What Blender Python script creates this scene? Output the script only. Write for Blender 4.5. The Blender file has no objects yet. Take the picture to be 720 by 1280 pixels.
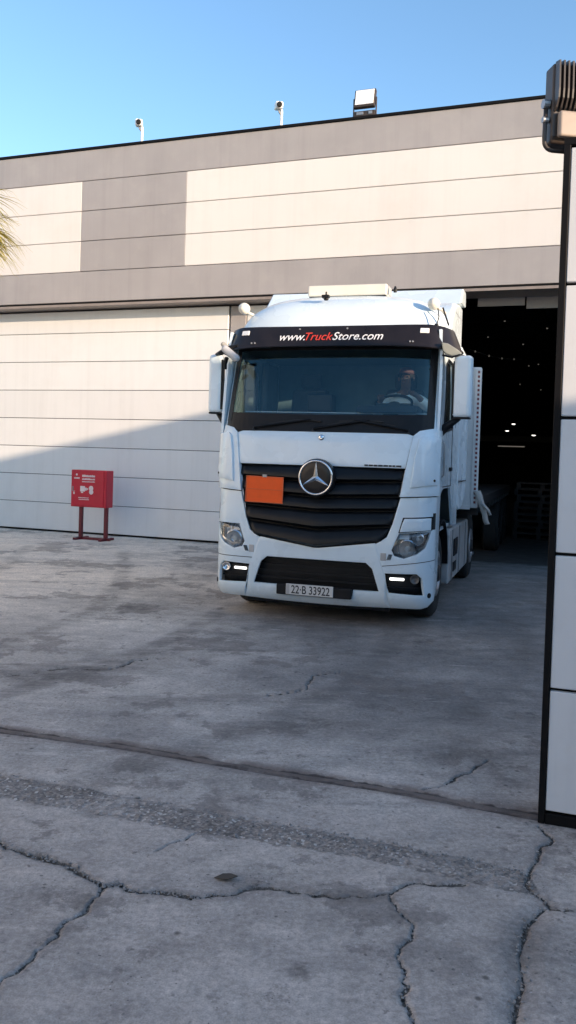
import bpy, bmesh, math, random
import numpy as np
from mathutils import Vector, Matrix
rnd = random.Random(7)
R = math.radians
scn = bpy.context.scene
COL = scn.collection

# ---------------------------------------------------------------- materials
def newmat(name):
    m = bpy.data.materials.new(name); m.use_nodes = True
    return m, m.node_tree, m.node_tree.nodes['Principled BSDF']

def mat(name, col, rough=.5, metal=0., var=.06, scale=6., coat=0., bump=0., spec=.5, bscale=None, dirt=None, streak=0.):
    """procedural material: base colour with noise mottling, roughness breakup and optional bump / dirt"""
    m, nt, b = newmat(name); N = nt.nodes.new; L = nt.links.new
    tc = N('ShaderNodeTexCoord')
    n = N('ShaderNodeTexNoise'); n.inputs['Scale'].default_value = scale; n.inputs['Detail'].default_value = 6
    L(tc.outputs['Object'], n.inputs['Vector'])
    rp = N('ShaderNodeValToRGB'); e = rp.color_ramp.elements
    e[0].position = .3; e[1].position = .7
    e[0].color = [c*(1-var) for c in col]+[1]; e[1].color = [min(1, c*(1+var)) for c in col]+[1]
    L(n.outputs['Fac'], rp.inputs['Fac'])
    out = rp.outputs['Color']
    if dirt:
        n2 = N('ShaderNodeTexNoise'); n2.inputs['Scale'].default_value = dirt[1]; n2.inputs['Detail'].default_value = 9
        n2.inputs['Roughness'].default_value = .7
        L(tc.outputs['Object'], n2.inputs['Vector'])
        r2 = N('ShaderNodeValToRGB'); r2.color_ramp.elements[0].position = .5; r2.color_ramp.elements[1].position = .75
        r2.color_ramp.elements[1].color = (dirt[2],)*3+(1,)
        L(n2.outputs['Fac'], r2.inputs['Fac'])
        mx = N('ShaderNodeMix'); mx.data_type = 'RGBA'
        L(r2.outputs['Color'], mx.inputs['Factor']); L(out, mx.inputs['A']); mx.inputs['B'].default_value = list(dirt[0])+[1]
        out = mx.outputs['Result']
    if streak:
        mp = N('ShaderNodeMapping'); mp.inputs['Scale'].default_value = (5.5,5.5,.22); L(tc.outputs['Object'], mp.inputs['Vector'])
        ns = N('ShaderNodeTexNoise'); ns.inputs['Scale'].default_value = 1.; ns.inputs['Detail'].default_value = 7; ns.inputs['Roughness'].default_value = .65; L(mp.outputs[0], ns.inputs['Vector'])
        mk_ = N('ShaderNodeMapRange'); mk_.inputs['From Min'].default_value = .48; mk_.inputs['From Max'].default_value = .75; mk_.inputs['To Min'].default_value = 1.; mk_.inputs['To Max'].default_value = 1-streak
        L(ns.outputs['Fac'], mk_.inputs['Value'])
        gi = N('ShaderNodeNewGeometry'); mi_ = N('ShaderNodeMapRange'); mi_.inputs['To Min'].default_value = .955; mi_.inputs['To Max'].default_value = 1.03; L(gi.outputs['Random Per Island'], mi_.inputs['Value'])
        mm = N('ShaderNodeMath'); mm.operation = 'MULTIPLY'; L(mk_.outputs['Result'], mm.inputs[0]); L(mi_.outputs['Result'], mm.inputs[1])
        vm = N('ShaderNodeVectorMath'); vm.operation = 'SCALE'; L(out, vm.inputs[0]); L(mm.outputs[0], vm.inputs['Scale']); out = vm.outputs[0]
    L(out, b.inputs['Base Color'])
    mr = N('ShaderNodeMapRange'); mr.inputs['To Min'].default_value = max(.02, rough-.07); mr.inputs['To Max'].default_value = min(1, rough+.07)
    L(n.outputs['Fac'], mr.inputs['Value']); L(mr.outputs['Result'], b.inputs['Roughness'])
    b.inputs['Metallic'].default_value = metal
    b.inputs['Coat Weight'].default_value = coat; b.inputs['Coat Roughness'].default_value = .08
    b.inputs['Specular IOR Level'].default_value = spec
    if bump:
        n3 = N('ShaderNodeTexNoise'); n3.inputs['Scale'].default_value = bscale or scale*4; n3.inputs['Detail'].default_value = 5
        L(tc.outputs['Object'], n3.inputs['Vector'])
        bp = N('ShaderNodeBump'); bp.inputs['Strength'].default_value = bump; bp.inputs['Distance'].default_value = .02
        L(n3.outputs['Fac'], bp.inputs['Height']); L(bp.outputs['Normal'], b.inputs['Normal'])
    return m

def emit(name, col, s):
    m, nt, b = newmat(name)
    b.inputs['Base Color'].default_value = list(col)+[1]
    b.inputs['Emission Color'].default_value = list(col)+[1]; b.inputs['Emission Strength'].default_value = s
    return m

def glass(name, tint, refl=.06, rough=.02, tintg=(1,1,1)):
    m, nt, b = newmat(name); N = nt.nodes.new; L = nt.links.new
    nt.nodes.remove(b)
    t = N('ShaderNodeBsdfTransparent'); t.inputs['Color'].default_value = list(tint)+[1]
    g = N('ShaderNodeBsdfGlossy'); g.inputs['Roughness'].default_value = rough; g.inputs['Color'].default_value = list(tintg)+[1]
    f = N('ShaderNodeFresnel'); f.inputs['IOR'].default_value = 1.5
    ad = N('ShaderNodeMath'); ad.operation = 'MULTIPLY_ADD'; ad.inputs[1].default_value = .9; ad.inputs[2].default_value = refl-.04
    L(f.outputs['Fac'], ad.inputs[0])
    mx = N('ShaderNodeMixShader'); L(ad.outputs[0], mx.inputs[0]); L(t.outputs[0], mx.inputs[1]); L(g.outputs[0], mx.inputs[2])
    L(mx.outputs[0], nt.nodes['Material Output'].inputs['Surface'])
    return m

M = {}
M['paint'] = mat('white_truck_paint', (.69,.80,.865), .28, var=.03, scale=3, coat=.5, dirt=((.48,.47,.45), 2.2, .14))
M['cream_plastic'] = mat('aged_white_plastic', (.72,.70,.62), .4, var=.06, scale=5)
M['black_plastic'] = mat('black_plastic', (.008,.009,.011), .45, var=.3, scale=9, bump=.05, spec=.25)
M['visor'] = mat('dark_visor_plastic', (.014,.011,.012), .30, var=.2, scale=6, spec=.4)
M['grille'] = mat('dark_grey_grille', (.007,.009,.012), .40, var=.25, scale=8, spec=.25)
M['lining'] = mat('dark_cab_lining', (.10,.15,.175), .8, var=.1)
M['dash'] = mat('dashboard_plastic', (.06,.065,.07), .6, var=.1)
M['dash_glint'] = mat('dash_reflection_grey', (.62,.66,.68), .6, var=.1)
M['seat'] = mat('seat_fabric', (.03,.035,.045), .9, var=.2, scale=20)
M['chrome'] = mat('brushed_chrome', (.75,.76,.78), .18, metal=1., var=.04)
M['rubber'] = mat('tyre_rubber', (.018,.018,.018), .85, var=.2, scale=20, bump=.1)
M['steel'] = mat('dull_steel', (.35,.35,.36), .45, metal=.7, var=.15)
M['tank'] = mat('grey_side_tank', (.42,.42,.42), .45, metal=.2, var=.15, dirt=((.15,.13,.11), 5, .6))
M['chassis'] = mat('chassis_paint', (.014,.014,.015), .6, var=.2)
M['orange'] = mat('orange_hazard_sheet', (.95,.105,.004), .6, var=.06, scale=8)
M['red_text'] = mat('red_lettering', (.62,.05,.03), .5, var=.05)
M['white_text'] = mat('white_lettering', (.8,.8,.8), .5, var=.03)
M['black_text'] = mat('black_lettering', (.02,.02,.025), .5, var=.05)
M['plate'] = mat('plate_white', (.62,.62,.60), .4, var=.05)
M['tape_white'] = mat('trailer_white_sheet', (.72,.71,.70), .4, var=.04, dirt=((.35,.33,.3), 3, .4))
M['tape_red'] = mat('reflective_red', (.45,.03,.03), .35, var=.08)
M['windscreen'] = glass('tinted_windscreen', (.84,.95,.98), .078, tintg=(.55,.92,1.))
M['door_glass'] = glass('tinted_door_glass', (.84,.94,.90), .05)
M['lens'] = glass('clear_lamp_lens', (.93,.95,.97), .10)
M['lamp_in'] = mat('lamp_bezel', (.11,.115,.12), .3, metal=.3, var=.3, scale=15)
M['drl'] = emit('daytime_light', (1,.97,.92), 1.0)
M['marker'] = mat('marker_lens', (.85,.85,.83), .2, var=.05)
M['skin'] = mat('skin', (.16,.085,.06), .5, var=.1, scale=20)
M['shirt'] = mat('pale_shirt', (.80,.84,.86), .85, var=.08, scale=14)
M['trousers'] = mat('dark_trousers', (.04,.045,.06), .9, var=.1)
M['hair'] = mat('dark_hair', (.015,.012,.01), .7, var=.2)
M['capwhite'] = mat('dark_red_cap', (.075,.030,.034), .8, var=.08)
M['panel_white'] = mat('white_sandwich_panel', (.75,.75,.745), .42, var=.025, scale=.6, bump=.02, bscale=1.4, dirt=((.60,.575,.54), 1.1, .25), streak=.06)
M['panel_cream'] = mat('cream_sandwich_panel', (.70,.67,.64), .45, var=.025, scale=.5, bump=.02, bscale=1.2, dirt=((.56,.50,.43), .9, .22), streak=.05)
M['panel_taupe'] = mat('taupe_sandwich_panel', (.335,.315,.315), .5, var=.06, scale=1.2, dirt=((.40,.375,.365), 1.6, .5), streak=.10)
M['pillar_panel'] = mat('pale_gate_panel', (.66,.67,.68), .42, var=.03, scale=1.3, dirt=((.50,.48,.46), 2.2, .35), streak=.07)
M['dark_trim'] = mat('dark_trim', (.006,.0055,.006), .6, var=.2, scale=5, spec=.15)
M['brown_trim'] = mat('brown_grey_trim', (.26,.22,.20), .5, var=.1)
M['seam'] = mat('panel_seam_shadow_gap', (.05,.045,.042), .8, var=.1)
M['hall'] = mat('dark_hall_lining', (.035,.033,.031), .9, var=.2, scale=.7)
M['roof_sheet'] = mat('grey_roof_sheet', (.30,.30,.31), .5, var=.1, scale=.5)
M['red_box'] = mat('red_cabinet_paint', (.52,.010,.035), .38, var=.08, scale=4)
M['red_leg'] = mat('dark_red_steel', (.13,.010,.018), .45, var=.15, scale=6)
M['pink_text'] = mat('white_cabinet_print', (.80,.66,.66), .5, var=.05)
M['white_cam'] = mat('white_camera_shell', (.80,.82,.84), .4, var=.03)
M['lamp_black'] = mat('dark_brown_lamp_casting', (.045,.033,.028), .45, var=.2, scale=8, bump=.04)
M['lamp_fin'] = mat('worn_lamp_fin', (.045,.036,.032), .4, var=.3, scale=12)
M['driver_tan'] = mat('tan_driver_box', (.34,.28,.235), .45, var=.08)
M['lamp_glass'] = mat('floodlight_front', (.86,.87,.88), .25, var=.02)
M['stone'] = mat('gravel_stone', (.25,.24,.23), .9, var=.5, scale=30)
M['palm'] = mat('palm_leaf', (.36,.31,.045), .55, var=.35, scale=3)
M['trunk'] = mat('palm_trunk', (.14,.10,.07), .9, var=.3, scale=8, bump=.3)
M['wood'] = mat('grey_pallet_wood', (.024,.022,.021), .9, var=.25, scale=6)
M['cloth'] = mat('dirty_white_cloth', (.42,.39,.36), .9, var=.12, scale=10)
M['wallplain'] = mat('rendered_wall', (.36,.33,.29), .85, var=.1, scale=1.)
M['winglass'] = mat('dark_window', (.03,.04,.05), .08, var=.1)
M['bulb'] = emit('hall_lamp_glow', (1,.96,.88), 2.)
M['bulb_dim'] = emit('weak_lamp_glow', (1,.9,.78), .05)
M['leaf'] = mat('dry_leaf', (.06,.05,.04), .8, var=.2)

# ---------------------------------------------------------------- mesh helpers
def mk(name, verts, faces, m, parent=None, smooth=False, mats=None, fm=None):
    me = bpy.data.meshes.new(name); me.from_pydata([tuple(v) for v in verts], [], faces); me.update()
    for x in ([m] if mats is None else mats): me.materials.append(x)
    if fm:
        for p, i in zip(me.polygons, fm): p.material_index = i
    if smooth:
        for p in me.polygons: p.use_smooth = True
    o = bpy.data.objects.new(name, me); COL.objects.link(o)
    if parent: o.parent = parent
    return o

class MB:
    def __init__(s): s.v = []; s.f = []; s.mi = []
    def add(s, vs, fs, mi=0):
        b = len(s.v); s.v += [tuple(v) for v in vs]; s.f += [tuple(i+b for i in f) for f in fs]; s.mi += [mi]*len(fs)
    def box(s, c, d, rot=None, mi=0):
        c = Vector(c); vs = []
        for x in (-.5,.5):
            for y in (-.5,.5):
                for z in (-.5,.5):
                    p = Vector((x*d[0], y*d[1], z*d[2]))
                    if rot: p = rot @ p
                    vs.append(c+p)
        s.add(vs, [(0,1,3,2),(4,6,7,5),(0,4,5,1),(2,3,7,6),(0,2,6,4),(1,5,7,3)], mi)
    def bx(s, x0, x1, y0, y1, z0, z1, mi=0):
        s.box(((x0+x1)/2,(y0+y1)/2,(z0+z1)/2), (x1-x0,y1-y0,z1-z0), None, mi)
    def tube(s, path, r, n=8, mi=0, cap=True):
        path = [Vector(p) for p in path]; rs = r if isinstance(r,(list,tuple)) else [r]*len(path)
        rings = []; up = None
        for i, p in enumerate(path):
            t = (path[min(i+1,len(path)-1)]-path[max(i-1,0)]).normalized()
            if up is None: up = Vector((0,0,1)) if abs(t.z) < .9 else Vector((1,0,0))
            a = t.cross(up).normalized(); b = a.cross(t).normalized(); up = b
            rings.append([p+(a*math.cos(2*math.pi*k/n)+b*math.sin(2*math.pi*k/n))*rs[i] for k in range(n)])
        vs = [v for rg in rings for v in rg]; fs = []
        for i in range(len(path)-1):
            for k in range(n):
                fs.append((i*n+k, i*n+(k+1)%n, (i+1)*n+(k+1)%n, (i+1)*n+k))
        if cap: fs.append(tuple(range(n))[::-1]); fs.append(tuple((len(path)-1)*n+k for k in range(n)))
        s.add(vs, fs, mi)
    def lathe(s, prof, o, ax, n=24, mi=0):
        """prof: (radius, along) list round axis ax from origin o"""
        ax = Vector(ax).normalized(); o = Vector(o)
        a = ax.orthogonal().normalized(); b = ax.cross(a)
        vs = []; fs = []
        for r_, h in prof:
            for k in range(n):
                t = 2*math.pi*k/n
                vs.append(o+ax*h+(a*math.cos(t)+b*math.sin(t))*r_)
        for i in range(len(prof)-1):
            for k in range(n):
                fs.append((i*n+k, i*n+(k+1)%n, (i+1)*n+(k+1)%n, (i+1)*n+k))
        fs.append(tuple(range(n))[::-1]); fs.append(tuple((len(prof)-1)*n+k for k in range(n)))
        s.add(vs, fs, mi)
    def prism(s, poly, fn, d0, d1, mi=0):
        """poly: 2D outline; fn(u,v,d) -> point; extruded from d0 to d1"""
        n = len(poly)
        vs = [fn(u,v,d0) for u,v in poly]+[fn(u,v,d1) for u,v in poly]
        fs = [tuple(range(n)), tuple(range(2*n-1,n-1,-1))]+[(i,(i+1)%n+0,(i+1)%n+n,i+n) for i in range(n)]
        s.add(vs, fs, mi)
    def build(s, name, m, parent=None, smooth=False, bevel=0, mats=None, seg=2, weld=False, solid=None, auto=None):
        o = mk(name, s.v, s.f, m, parent, smooth or bool(auto), mats, s.mi)
        bm = bmesh.new(); bm.from_mesh(o.data)
        if weld:
            bmesh.ops.remove_doubles(bm, verts=bm.verts, dist=.0004)
            bmesh.ops.dissolve_degenerate(bm, edges=bm.edges, dist=.0004)
        if solid is None: bmesh.ops.recalc_face_normals(bm, faces=bm.faces)
        bm.to_mesh(o.data); bm.free()
        if solid:
            md = o.modifiers.new('solid','SOLIDIFY'); md.thickness = solid; md.offset = -1
        if bevel:
            md = o.modifiers.new('bevel','BEVEL'); md.width = bevel; md.segments = seg; md.limit_method = 'ANGLE'; md.angle_limit = R(40)
            md.harden_normals = False
        if auto: 
            try: o.data.set_sharp_from_angle(angle=R(auto))
            except Exception: pass
        return o

def empty(name, loc=(0,0,0), rz=0., parent=None):
    o = bpy.data.objects.new(name, None); COL.objects.link(o); o.location = loc; o.rotation_euler = (0,0,rz)
    o.empty_display_size = .2
    if parent: o.parent = parent
    return o
def tag(o, label, cat, group=None):
    o['label'] = label; o['category'] = cat
    if group: o['group'] = group
    return o
def kind(o, k): o['kind'] = k; return o
def copytree(o, parent=None):
    c = o.copy(); COL.objects.link(c); c.parent = parent
    for ch in list(o.children): copytree(ch, c)
    return c

def text_mesh(body, size, shear=0., bold=0., extrude=.0, sx=1.):
    cu = bpy.data.curves.new('lettering','FONT'); cu.body = body; cu.size = size; cu.shear = shear; cu.offset = bold; cu.extrude = extrude
    cu.resolution_u = 4
    o = bpy.data.objects.new('lettering', cu); COL.objects.link(o)
    bpy.context.view_layer.update()
    dg = bpy.context.evaluated_depsgraph_get()
    me = bpy.data.meshes.new_from_object(o.evaluated_get(dg))
    vs = [(v.co.x*sx, v.co.y, v.co.z) for v in me.vertices]; fs = [tuple(p.vertices) for p in me.polygons]
    bpy.data.objects.remove(o); bpy.data.curves.remove(cu); bpy.data.meshes.remove(me)
    return vs, fs

def interp(pts):
    xs = [p[0] for p in pts]; ys = [p[1] for p in pts]
    return lambda x: float(np.interp(x, xs, ys))

# ================================================================ GROUND
def frac_line(pts, depth=4, amp=.10, seed=1):
    r_ = random.Random(seed); pts = [Vector((p[0],p[1])) for p in pts]
    for it in range(depth):
        q = [pts[0]]
        for a, b in zip(pts, pts[1:]):
            d = b-a; n = Vector((-d.y, d.x)); m_ = (a+b)/2 + n*r_.uniform(-amp, amp)
            q += [m_, b]
        pts = q
    return np.array([(p.x,p.y) for p in pts])
def dist_poly(P, line):
    """distance from points P (n,2) to polyline"""
    D = np.full(len(P), 1e9)
    for a, b in zip(line[:-1], line[1:]):
        ab = b-a; L2 = max(1e-12, ab@ab)
        t = np.clip(((P-a)@ab)/L2, 0, 1)
        q = P-(a+t[:,None]*ab)
        D = np.minimum(D, q[:,0]**2+q[:,1]**2)
    return np.sqrt(D)
crA = [(-2.6,4.4),(-1.8,4.08),(-1.26,3.8),(-1.0,3.65),(-.71,3.44),(-.65,3.46),(-.44,3.4),(-.24,3.4),(.05,3.46),(.28,3.41),(.49,3.46),(.81,3.55)]
crB = [(-.71,3.44),(-.78,3.18),(-.85,2.97),(-.92,2.8),(-1.1,2.5)]
crC = [(.49,3.46),(.5,3.31),(.53,3.14),(.455,2.96),(.46,2.83),(.455,2.72),(.49,2.6),(.5,2.3)]
crD = [(1.31,4.16),(1.33,4.0),(1.12,3.67),(1.09,3.5),(1.13,3.39),(1.4,3.40)]
crE = [(1.10,3.39),(.99,3.25),(.91,3.06),(.87,2.87),(.81,2.74),(.74,2.5)]
crF = [(.80,4.58),(.95,4.68),(1.13,4.86),(1.27,5.06)]
crG = [(-2.2,6.6),(-1.6,6.9),(-1.2,7.3),(-.8,7.35)]
crH = [(-.1,6.3),(.2,6.5),(.25,6.9),(.5,7.1)]
crI = [(-.55,3.75),(-.30,4.0)]
CR = [(frac_line(crA,5,.15,3), .0085, .7),(frac_line(crB,5,.16,5), .0050, .5),(frac_line(crC,5,.19,8), .0055, .5),(frac_line(crD,3,.14,9), .006, .5),
      (frac_line(crE,3,.03,12), .0060, .5),(frac_line(crF,4,.16,14), .006, .3),(frac_line(crG,4,.16,15), .008, .4),(frac_line(crH,4,.16,16), .006, .3),(frac_line(crI,3,.14,17), .003, .2)]
railL = np.array([(-6.0,6.85),(-1.79,5.34),(-.98,5.11),(-.09,4.79),(.58,4.58),(1.33,4.27)])
strip_up = [(-6,5.9),(-1.55,4.62),(-1.06,4.47),(-.39,4.22),(.05,4.08),(.51,3.94),(.93,3.77),(1.13,3.69)]
strip_lo = [(-6,5.5),(-1.42,4.26),(-.98,4.12),(-.37,3.95),(.05,3.83),(.48,3.71),(.88,3.53),(1.06,3.46)]

def axis(segs):
    out = []
    for a, b, st in segs:
        n = max(1, int(round((b-a)/st))); out += [a+(b-a)*i/n for i in range(n)]
    out.append(segs[-1][1]); return np.array(out)
gx = axis([(-400,-60,85),(-60,-14,6),(-14,-6,.5),(-6,-1.75,.06),(-1.75,1.75,.0085),(1.75,5,.08),(5,14,.6),(14,60,6),(60,400,85)])
gy = axis([(-200,-20,45),(-20,0,2),(0,2.3,.1),(2.3,5.5,.0085),(5.5,10,.04),(10,24,.2),(24,60,4),(60,500,88)])
GX, GY = np.meshgrid(gx, gy); PT = np.stack([GX.ravel(), GY.ravel()], 1)
near = (PT[:,0]>-6.2)&(PT[:,0]<2.4)&(PT[:,1]>1.9)&(PT[:,1]<9.5)
NP = PT[near]
rs = np.random.RandomState(4)
def vnoise(P, sc, seed):
    """smooth value noise"""
    r_ = np.random.RandomState(seed); T = r_.rand(256,256)
    x = P[:,0]*sc; y = P[:,1]*sc; xi = np.floor(x).astype(int); yi = np.floor(y).astype(int); fx = x-xi; fy = y-yi
    fx = fx*fx*(3-2*fx); fy = fy*fy*(3-2*fy)
    g = lambda i,j: T[i%256, j%256]
    return (g(xi,yi)*(1-fx)+g(xi+1,yi)*fx)*(1-fy)+(g(xi,yi+1)*(1-fx)+g(xi+1,yi+1)*fx)*fy
crack = np.zeros(len(PT)); gravel = np.zeros(len(PT)); rail = np.zeros(len(PT)); halo = np.zeros(len(PT)); zz = np.zeros(len(PT))
c_ = np.zeros(len(NP)); h_ = np.zeros(len(NP))
wn = .25+2.2*vnoise(NP, 5, 2)*vnoise(NP, 17, 22)+.35*vnoise(NP, 40, 23)
for ln, w, hw in CR:
    d = dist_poly(NP, ln)
    c_ = np.maximum(c_, np.clip(1-d/(w*2.2*wn), 0, 1)); h_ = np.maximum(h_, hw*np.exp(-(d/.05)**2))
su_line = frac_line(strip_up, 5, .10, 31); de_ = dist_poly(NP, su_line)
c_ = np.maximum(c_, np.clip(1-de_/(.010*(.2+1.5*vnoise(NP, 4, 33))), 0, 1)*np.clip(vnoise(NP, 2.2, 34)*2.2-.35, 0, .9)); h_ = np.maximum(h_, .45*np.exp(-(de_/.04)**2))
crack[near] = c_; halo[near] = h_
su = interp(strip_up); sl = interp(strip_lo)
up = np.interp(NP[:,0], [p[0] for p in strip_up], [p[1] for p in strip_up]); lo = np.interp(NP[:,0], [p[0] for p in strip_lo], [p[1] for p in strip_lo])
mid = (up+lo)/2; hwid = (up-lo)/2
q = 1-np.abs(NP[:,1]-mid)/(hwid+.03*(vnoise(NP, 9, 6)-.5)+.02*(vnoise(NP, 30, 16)-.5))
g_ = np.clip(q*4, 0, 1)*(NP[:,0]<1.12)
g_ = np.maximum(g_, np.clip(1-dist_poly(NP, CR[0][0][:120])/.05, 0, 1)*(NP[:,0]<-.35)*(.4+.6*vnoise(NP, 12, 3)))
# broken edge beside the gate pillar
gd = dist_poly(NP, CR[3][0]); g_ = np.maximum(g_, np.clip(1-gd/.06, 0, 1)*.9*vnoise(NP, 10, 21))
gravel[near] = g_
tyre = np.zeros(len(PT)); wide = (PT[:,0]>-9)&(PT[:,0]<5)&(PT[:,1]>1.9)&(PT[:,1]<20); WP_ = PT[wide]
tv = np.zeros(len(WP_))
for ln, w, s_ in [([(-.75,9.6),(-.95,8.6),(-1.35,7.3),(-2.1,6.0),(-3.4,4.6)],.17,.9),([(1.25,9.1),(1.05,8.1),(.65,6.9),(-.1,5.6),(-1.3,4.2)],.17,.7),([(.15,9.4),(-.6,8.2),(-1.9,7.0),(-4.4,5.9)],.14,.55),
    ([(-3.0,15.5),(-2.3,12.),(-2.1,9.5),(-2.6,7.5),(-4.0,5.6)],.16,.7),([(-4.8,15.8),(-4.2,12.),(-4.1,9.5),(-4.8,7.4)],.16,.6),([(2.6,9.0),(2.2,7.4),(1.5,6.2),(.6,5.4)],.15,.5)]:
    p_ = np.array(ln); f_ = np.interp(np.linspace(0,1,40), np.linspace(0,1,len(p_)), p_[:,0]), np.interp(np.linspace(0,1,40), np.linspace(0,1,len(p_)), p_[:,1])
    k_ = np.ones(7)/7; fx = np.convolve(np.pad(f_[0],3,'edge'),k_,'valid'); fy = np.convolve(np.pad(f_[1],3,'edge'),k_,'valid')
    d = dist_poly(WP_, np.stack([fx,fy],1)); tv = np.maximum(tv, s_*np.clip((w-d)/.10, 0, 1))
tyre[wide] = tv
stain = np.zeros(len(PT)); sv = np.zeros(len(WP_))
for (x_, y_, rx, ry, s_) in [(-1.76,9.7,.75,.42,.9),(-1.2,10.6,.9,.4,.6),(-1.95,6.6,.42,.16,.9),(-1.55,6.9,.35,.10,.7),(.27,5.65,.34,.24,.85),(.33,6.3,.8,.3,.45),(-.31,6.2,.6,.25,.4),(.10,2.91,.055,.05,1.),(-.02,4.78,.22,.09,.7),
    (.93,3.08,.13,.30,.6),(-.9,4.12,.12,.05,.7),(-2.23,6.99,.12,.04,1.),(1.37,8.32,.12,.07,1.),(1.9,8.4,.16,.06,.8),(.63,3.02,.10,.12,.45),(1.3,5.2,.4,.3,.5),(1.6,8.5,1.0,1.2,.55),(.8,8.6,1.3,.9,.5),(-3.6,8.2,.9,.35,.5),(-.6,7.6,.5,.3,.35),(-.35,3.0,.30,.12,.3),(.2,3.25,.25,.07,.3)]:
    q_ = ((WP_[:,0]-x_)/rx)**2+((WP_[:,1]-y_)/ry)**2
    sv = np.maximum(sv, s_*np.exp(-q_*.9))
stain[wide] = sv
rd = dist_poly(NP, railL); rail[near] = np.clip(1-(rd+.022*(vnoise(NP,11,41)-.5)+.012*(vnoise(NP,37,42)-.5))/.125, 0, 1)
zz[near] -= .012*c_ + .006*g_*(.5+vnoise(NP, 45, 5)) - .004*g_*vnoise(NP, 90, 8)
edge = np.clip((NP[:,1]-up)/.02, 0, 1)
zz[near] -= .012*np.clip(1-np.abs(NP[:,1]-up)/.025, 0, 1)*(NP[:,0]<1.1)*vnoise(NP, 14, 9)
zz[near] -= .010*np.exp(-((rd-.036)/.014)**2)
zz[near] += .006*(vnoise(NP, 1.3, 11)-.5)+.0025*(vnoise(NP, 6, 12)-.5)
# the darker worn groove beside crack E and its raised lip
de = dist_poly(NP, CR[4][0]); zz[near] -= .012*np.exp(-(de/.05)**2)
ny_, nx_ = GX.shape
verts = np.stack([PT[:,0], PT[:,1], zz], 1)
ii = np.arange(ny_*nx_).reshape(ny_, nx_)
quads = np.stack([ii[:-1,:-1], ii[:-1,1:], ii[1:,1:], ii[1:,:-1]], -1).reshape(-1,4)
me = bpy.data.meshes.new('ground')
me.vertices.add(len(verts)); me.vertices.foreach_set('co', verts.ravel())
me.loops.add(len(quads)*4); me.loops.foreach_set('vertex_index', quads.ravel())
me.polygons.add(len(quads)); me.polygons.foreach_set('loop_start', np.arange(0, len(quads)*4, 4))
me.update(calc_edges=True)
for nm, a in (('crack',crack),('gravel',gravel),('rail',rail),('halo',halo),('tyre',tyre),('stain',stain)):
    at = me.attributes.new(nm,'FLOAT','POINT'); at.data.foreach_set('value', a.astype(np.float32))
me.polygons.foreach_set('use_smooth', np.ones(len(quads), bool))
ground = bpy.data.objects.new('ground', me); COL.objects.link(ground); kind(ground,'structure')

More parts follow.
